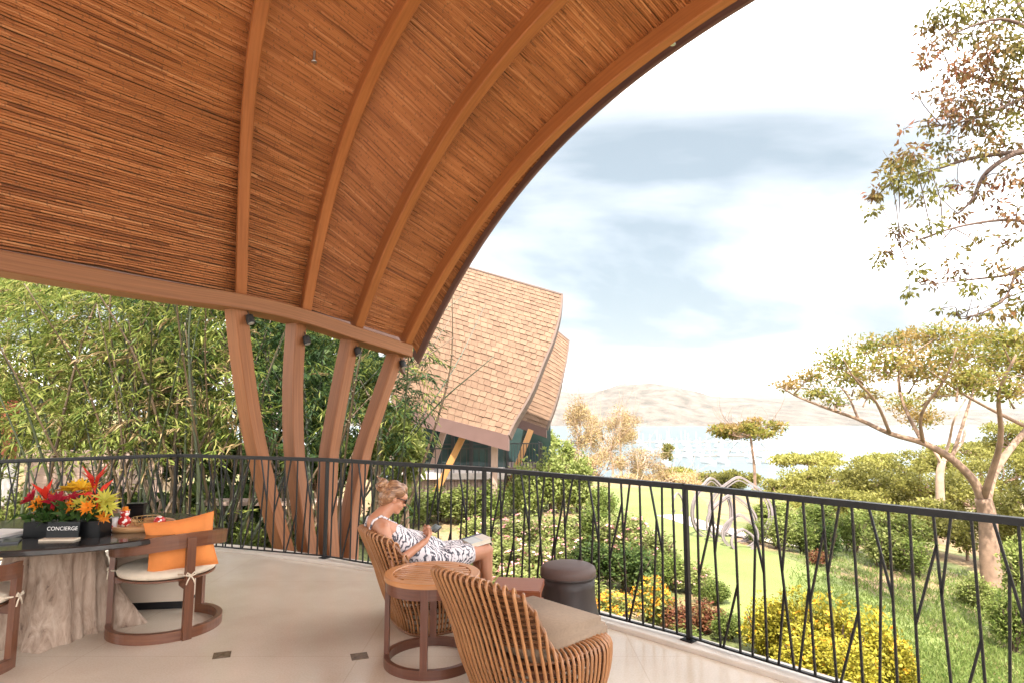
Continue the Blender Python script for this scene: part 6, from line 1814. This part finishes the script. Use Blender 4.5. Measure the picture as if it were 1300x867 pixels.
# hair: cap swept back into a knot high on the back of the head
hr = []
hr += [(Hd(-0.03, 0, 0.042), (0.083, 0.093, 0.086), HR), (Hd(0.02, 0, 0.085), (0.062, 0.055, 0.04), HR), (Hd(-0.06, 0, 0.0), (0.072, 0.065, 0.08), HR), (Hd(-0.068, 0, -0.05), (0.05, 0.035, 0.045), HR)]
for s_ in (-1, 1):
    hr.append((Hd(-0.002, s_ * 0.06, 0.052), (0.026, 0.055, 0.045), HR))
    hr.append((Hd(-0.045, s_ * 0.062, 0.0), (0.022, 0.04, 0.045), HR))
gk = np.random.default_rng(2)
KN = (-0.125, 0, 0.055)
for k in range(9):
    a = 2 * PI * k / 9
    hr.append((Hd(KN[0] - 0.012 * (k % 3), KN[1] + 0.03 * math.cos(a), KN[2] + 0.03 * math.sin(a)), 0.022 + 0.004 * (k % 2), None))
hr.append((Hd(*KN), 0.036, None))
for k in range(4):
    chain(hr, [Hd(-0.12, 0.02 * (k - 1.5), 0.075), Hd(-0.15 - 0.01 * k, 0.03 * (k - 1.5), 0.085 + 0.012 * (k % 2))], [0.012, 0.006])
blob_mesh('hair', hr, 0.0055, 6, m_hair, wo_)
# sunglasses
sgm = empty('x'); bpy.data.objects.remove(sgm)
gl_ = MB()
for s_ in (-1, 1):
    c = Hd(0.088, s_ * 0.032, 0.008)
    gl_.lathe([(0.001, -0.004), (0.024, -0.003), (0.027, 0.0), (0.024, 0.003), (0.001, 0.004)], (0, 0, 0), 16)
    k0 = len(gl_.v) - 17 * 5
    for i in range(k0, len(gl_.v)):
        v = gl_.v[i]; w = HR @ Vector((v[0], v[2] * 1.0 - abs(v[0]) * 0.12, v[1] * 0.82)); gl_.v[i] = tuple(c + np.array(w))
    gl_.tube([Hd(0.086, s_ * 0.058, 0.012), Hd(0.06, s_ * 0.072, 0.012), Hd(-0.01, s_ * 0.078, 0.004)], 0.0035, 5)
gl_.tube([Hd(0.097, -0.012, 0.012), Hd(0.098, 0.012, 0.012)], 0.003, 5)
gl_.build('sunglasses', m_lensd, wo_, smooth=True)

# phone in her hands, book on her knees: things of their own
Rw = Matrix.Rotation(FD, 3, 'Z')
def to_world(q): return np.array([-0.66, 5.0, 0]) + np.array(Rw @ Vector(q))
m_phone = plain('dark_phone_body', (0.03, 0.03, 0.032), rough=0.25)
m_screen = plain('phone_screen', (0.08, 0.09, 0.1), rough=0.08)
ph = empty('mobile_phone', tuple(to_world(PHN)), FD, 'dark mobile phone held up in both hands of the seated woman', 'phone')
Rp = Matrix.Rotation(R(38), 3, 'X')
MB().box((0, 0, 0), (0.142, 0.07, 0.009), rot=Rp).build('body', m_phone, ph, bevel=0.003)
MB().box(np.array(Rp @ Vector((0, 0, 0.005))), (0.132, 0.062, 0.0012), rot=Rp).build('screen', m_screen, ph)
bk = empty('book', tuple(to_world(Q(0.42, 0.0, 0.568))), FD, 'thick pale book with a dark blue spine resting on the knees of the woman', 'book')
m_cov, t, b = mk('book_cover')
tcn = nn(t, 'ShaderNodeTexCoord'); sx = nn(t, 'ShaderNodeSeparateXYZ'); t.links.new(tcn.outputs['Object'], sx.inputs[0])
r = ramp(t, [(0.0, (0.55, 0.6, 0.6)), (0.45, (0.6, 0.62, 0.6)), (0.5, (0.4, 0.5, 0.5)), (0.56, (0.68, 0.62, 0.55)), (1, (0.7, 0.62, 0.52))], None)
mr = nn(t, 'ShaderNodeMapRange'); mr.inputs[1].default_value = -0.12; mr.inputs[2].default_value = 0.12; t.links.new(sx.outputs[1], mr.inputs[0]); t.links.new(mr.outputs[0], r.inputs[0])
t.links.new(r.outputs[0], b.inputs['Base Color']); b.inputs['Roughness'].default_value = 0.4
m_pages = plain('book_pages', (0.66, 0.58, 0.46), rough=0.9, var=0.1, scale=200)
m_spine = plain('dark_blue_spine', (0.03, 0.045, 0.09), rough=0.4)
Rb = Matrix.Rotation(R(10), 3, 'X')
def bq(v): return np.array(Rb @ Vector(v))
MB().box(bq((0, 0, 0)), (0.20, 0.165, 0.03), rot=Rb).build('pages', m_pages, bk)
MB().box(bq((0, 0, 0.0165)), (0.212, 0.175, 0.003), rot=Rb).build('cover', m_cov, bk)
MB().box(bq((0, 0, -0.0165)), (0.212, 0.175, 0.003), rot=Rb).build('cover', m_cov, bk)
MB().box(bq((-0.1045, 0, 0)), (0.004, 0.1752, 0.037), rot=Rb).build('spine', m_spine, bk)
MB().box(bq((-0.088, 0, 0.0187)), (0.034, 0.175, 0.0012), rot=Rb).build('cover_band', m_spine, bk)
# ================================================================== AIR
m_haze = bpy.data.materials.new('haze'); m_haze.use_nodes = True
t = m_haze.node_tree; t.nodes.clear()
vo = t.nodes.new('ShaderNodeVolumePrincipled'); oo = t.nodes.new('ShaderNodeOutputMaterial')
vo.inputs['Color'].default_value = (0.93, 0.93, 0.95, 1); vo.inputs['Density'].default_value = 0.00006
vo.inputs['Anisotropy'].default_value = 0.2
t.links.new(vo.outputs[0], oo.inputs['Volume'])
hz = MB().box((0, 2400, 60), (15000, 5600, 330)).build('haze', m_haze)
hz['kind'] = 'stuff'; hz['label'] = 'pale sea haze over the bay and hills'; hz['category'] = 'haze'
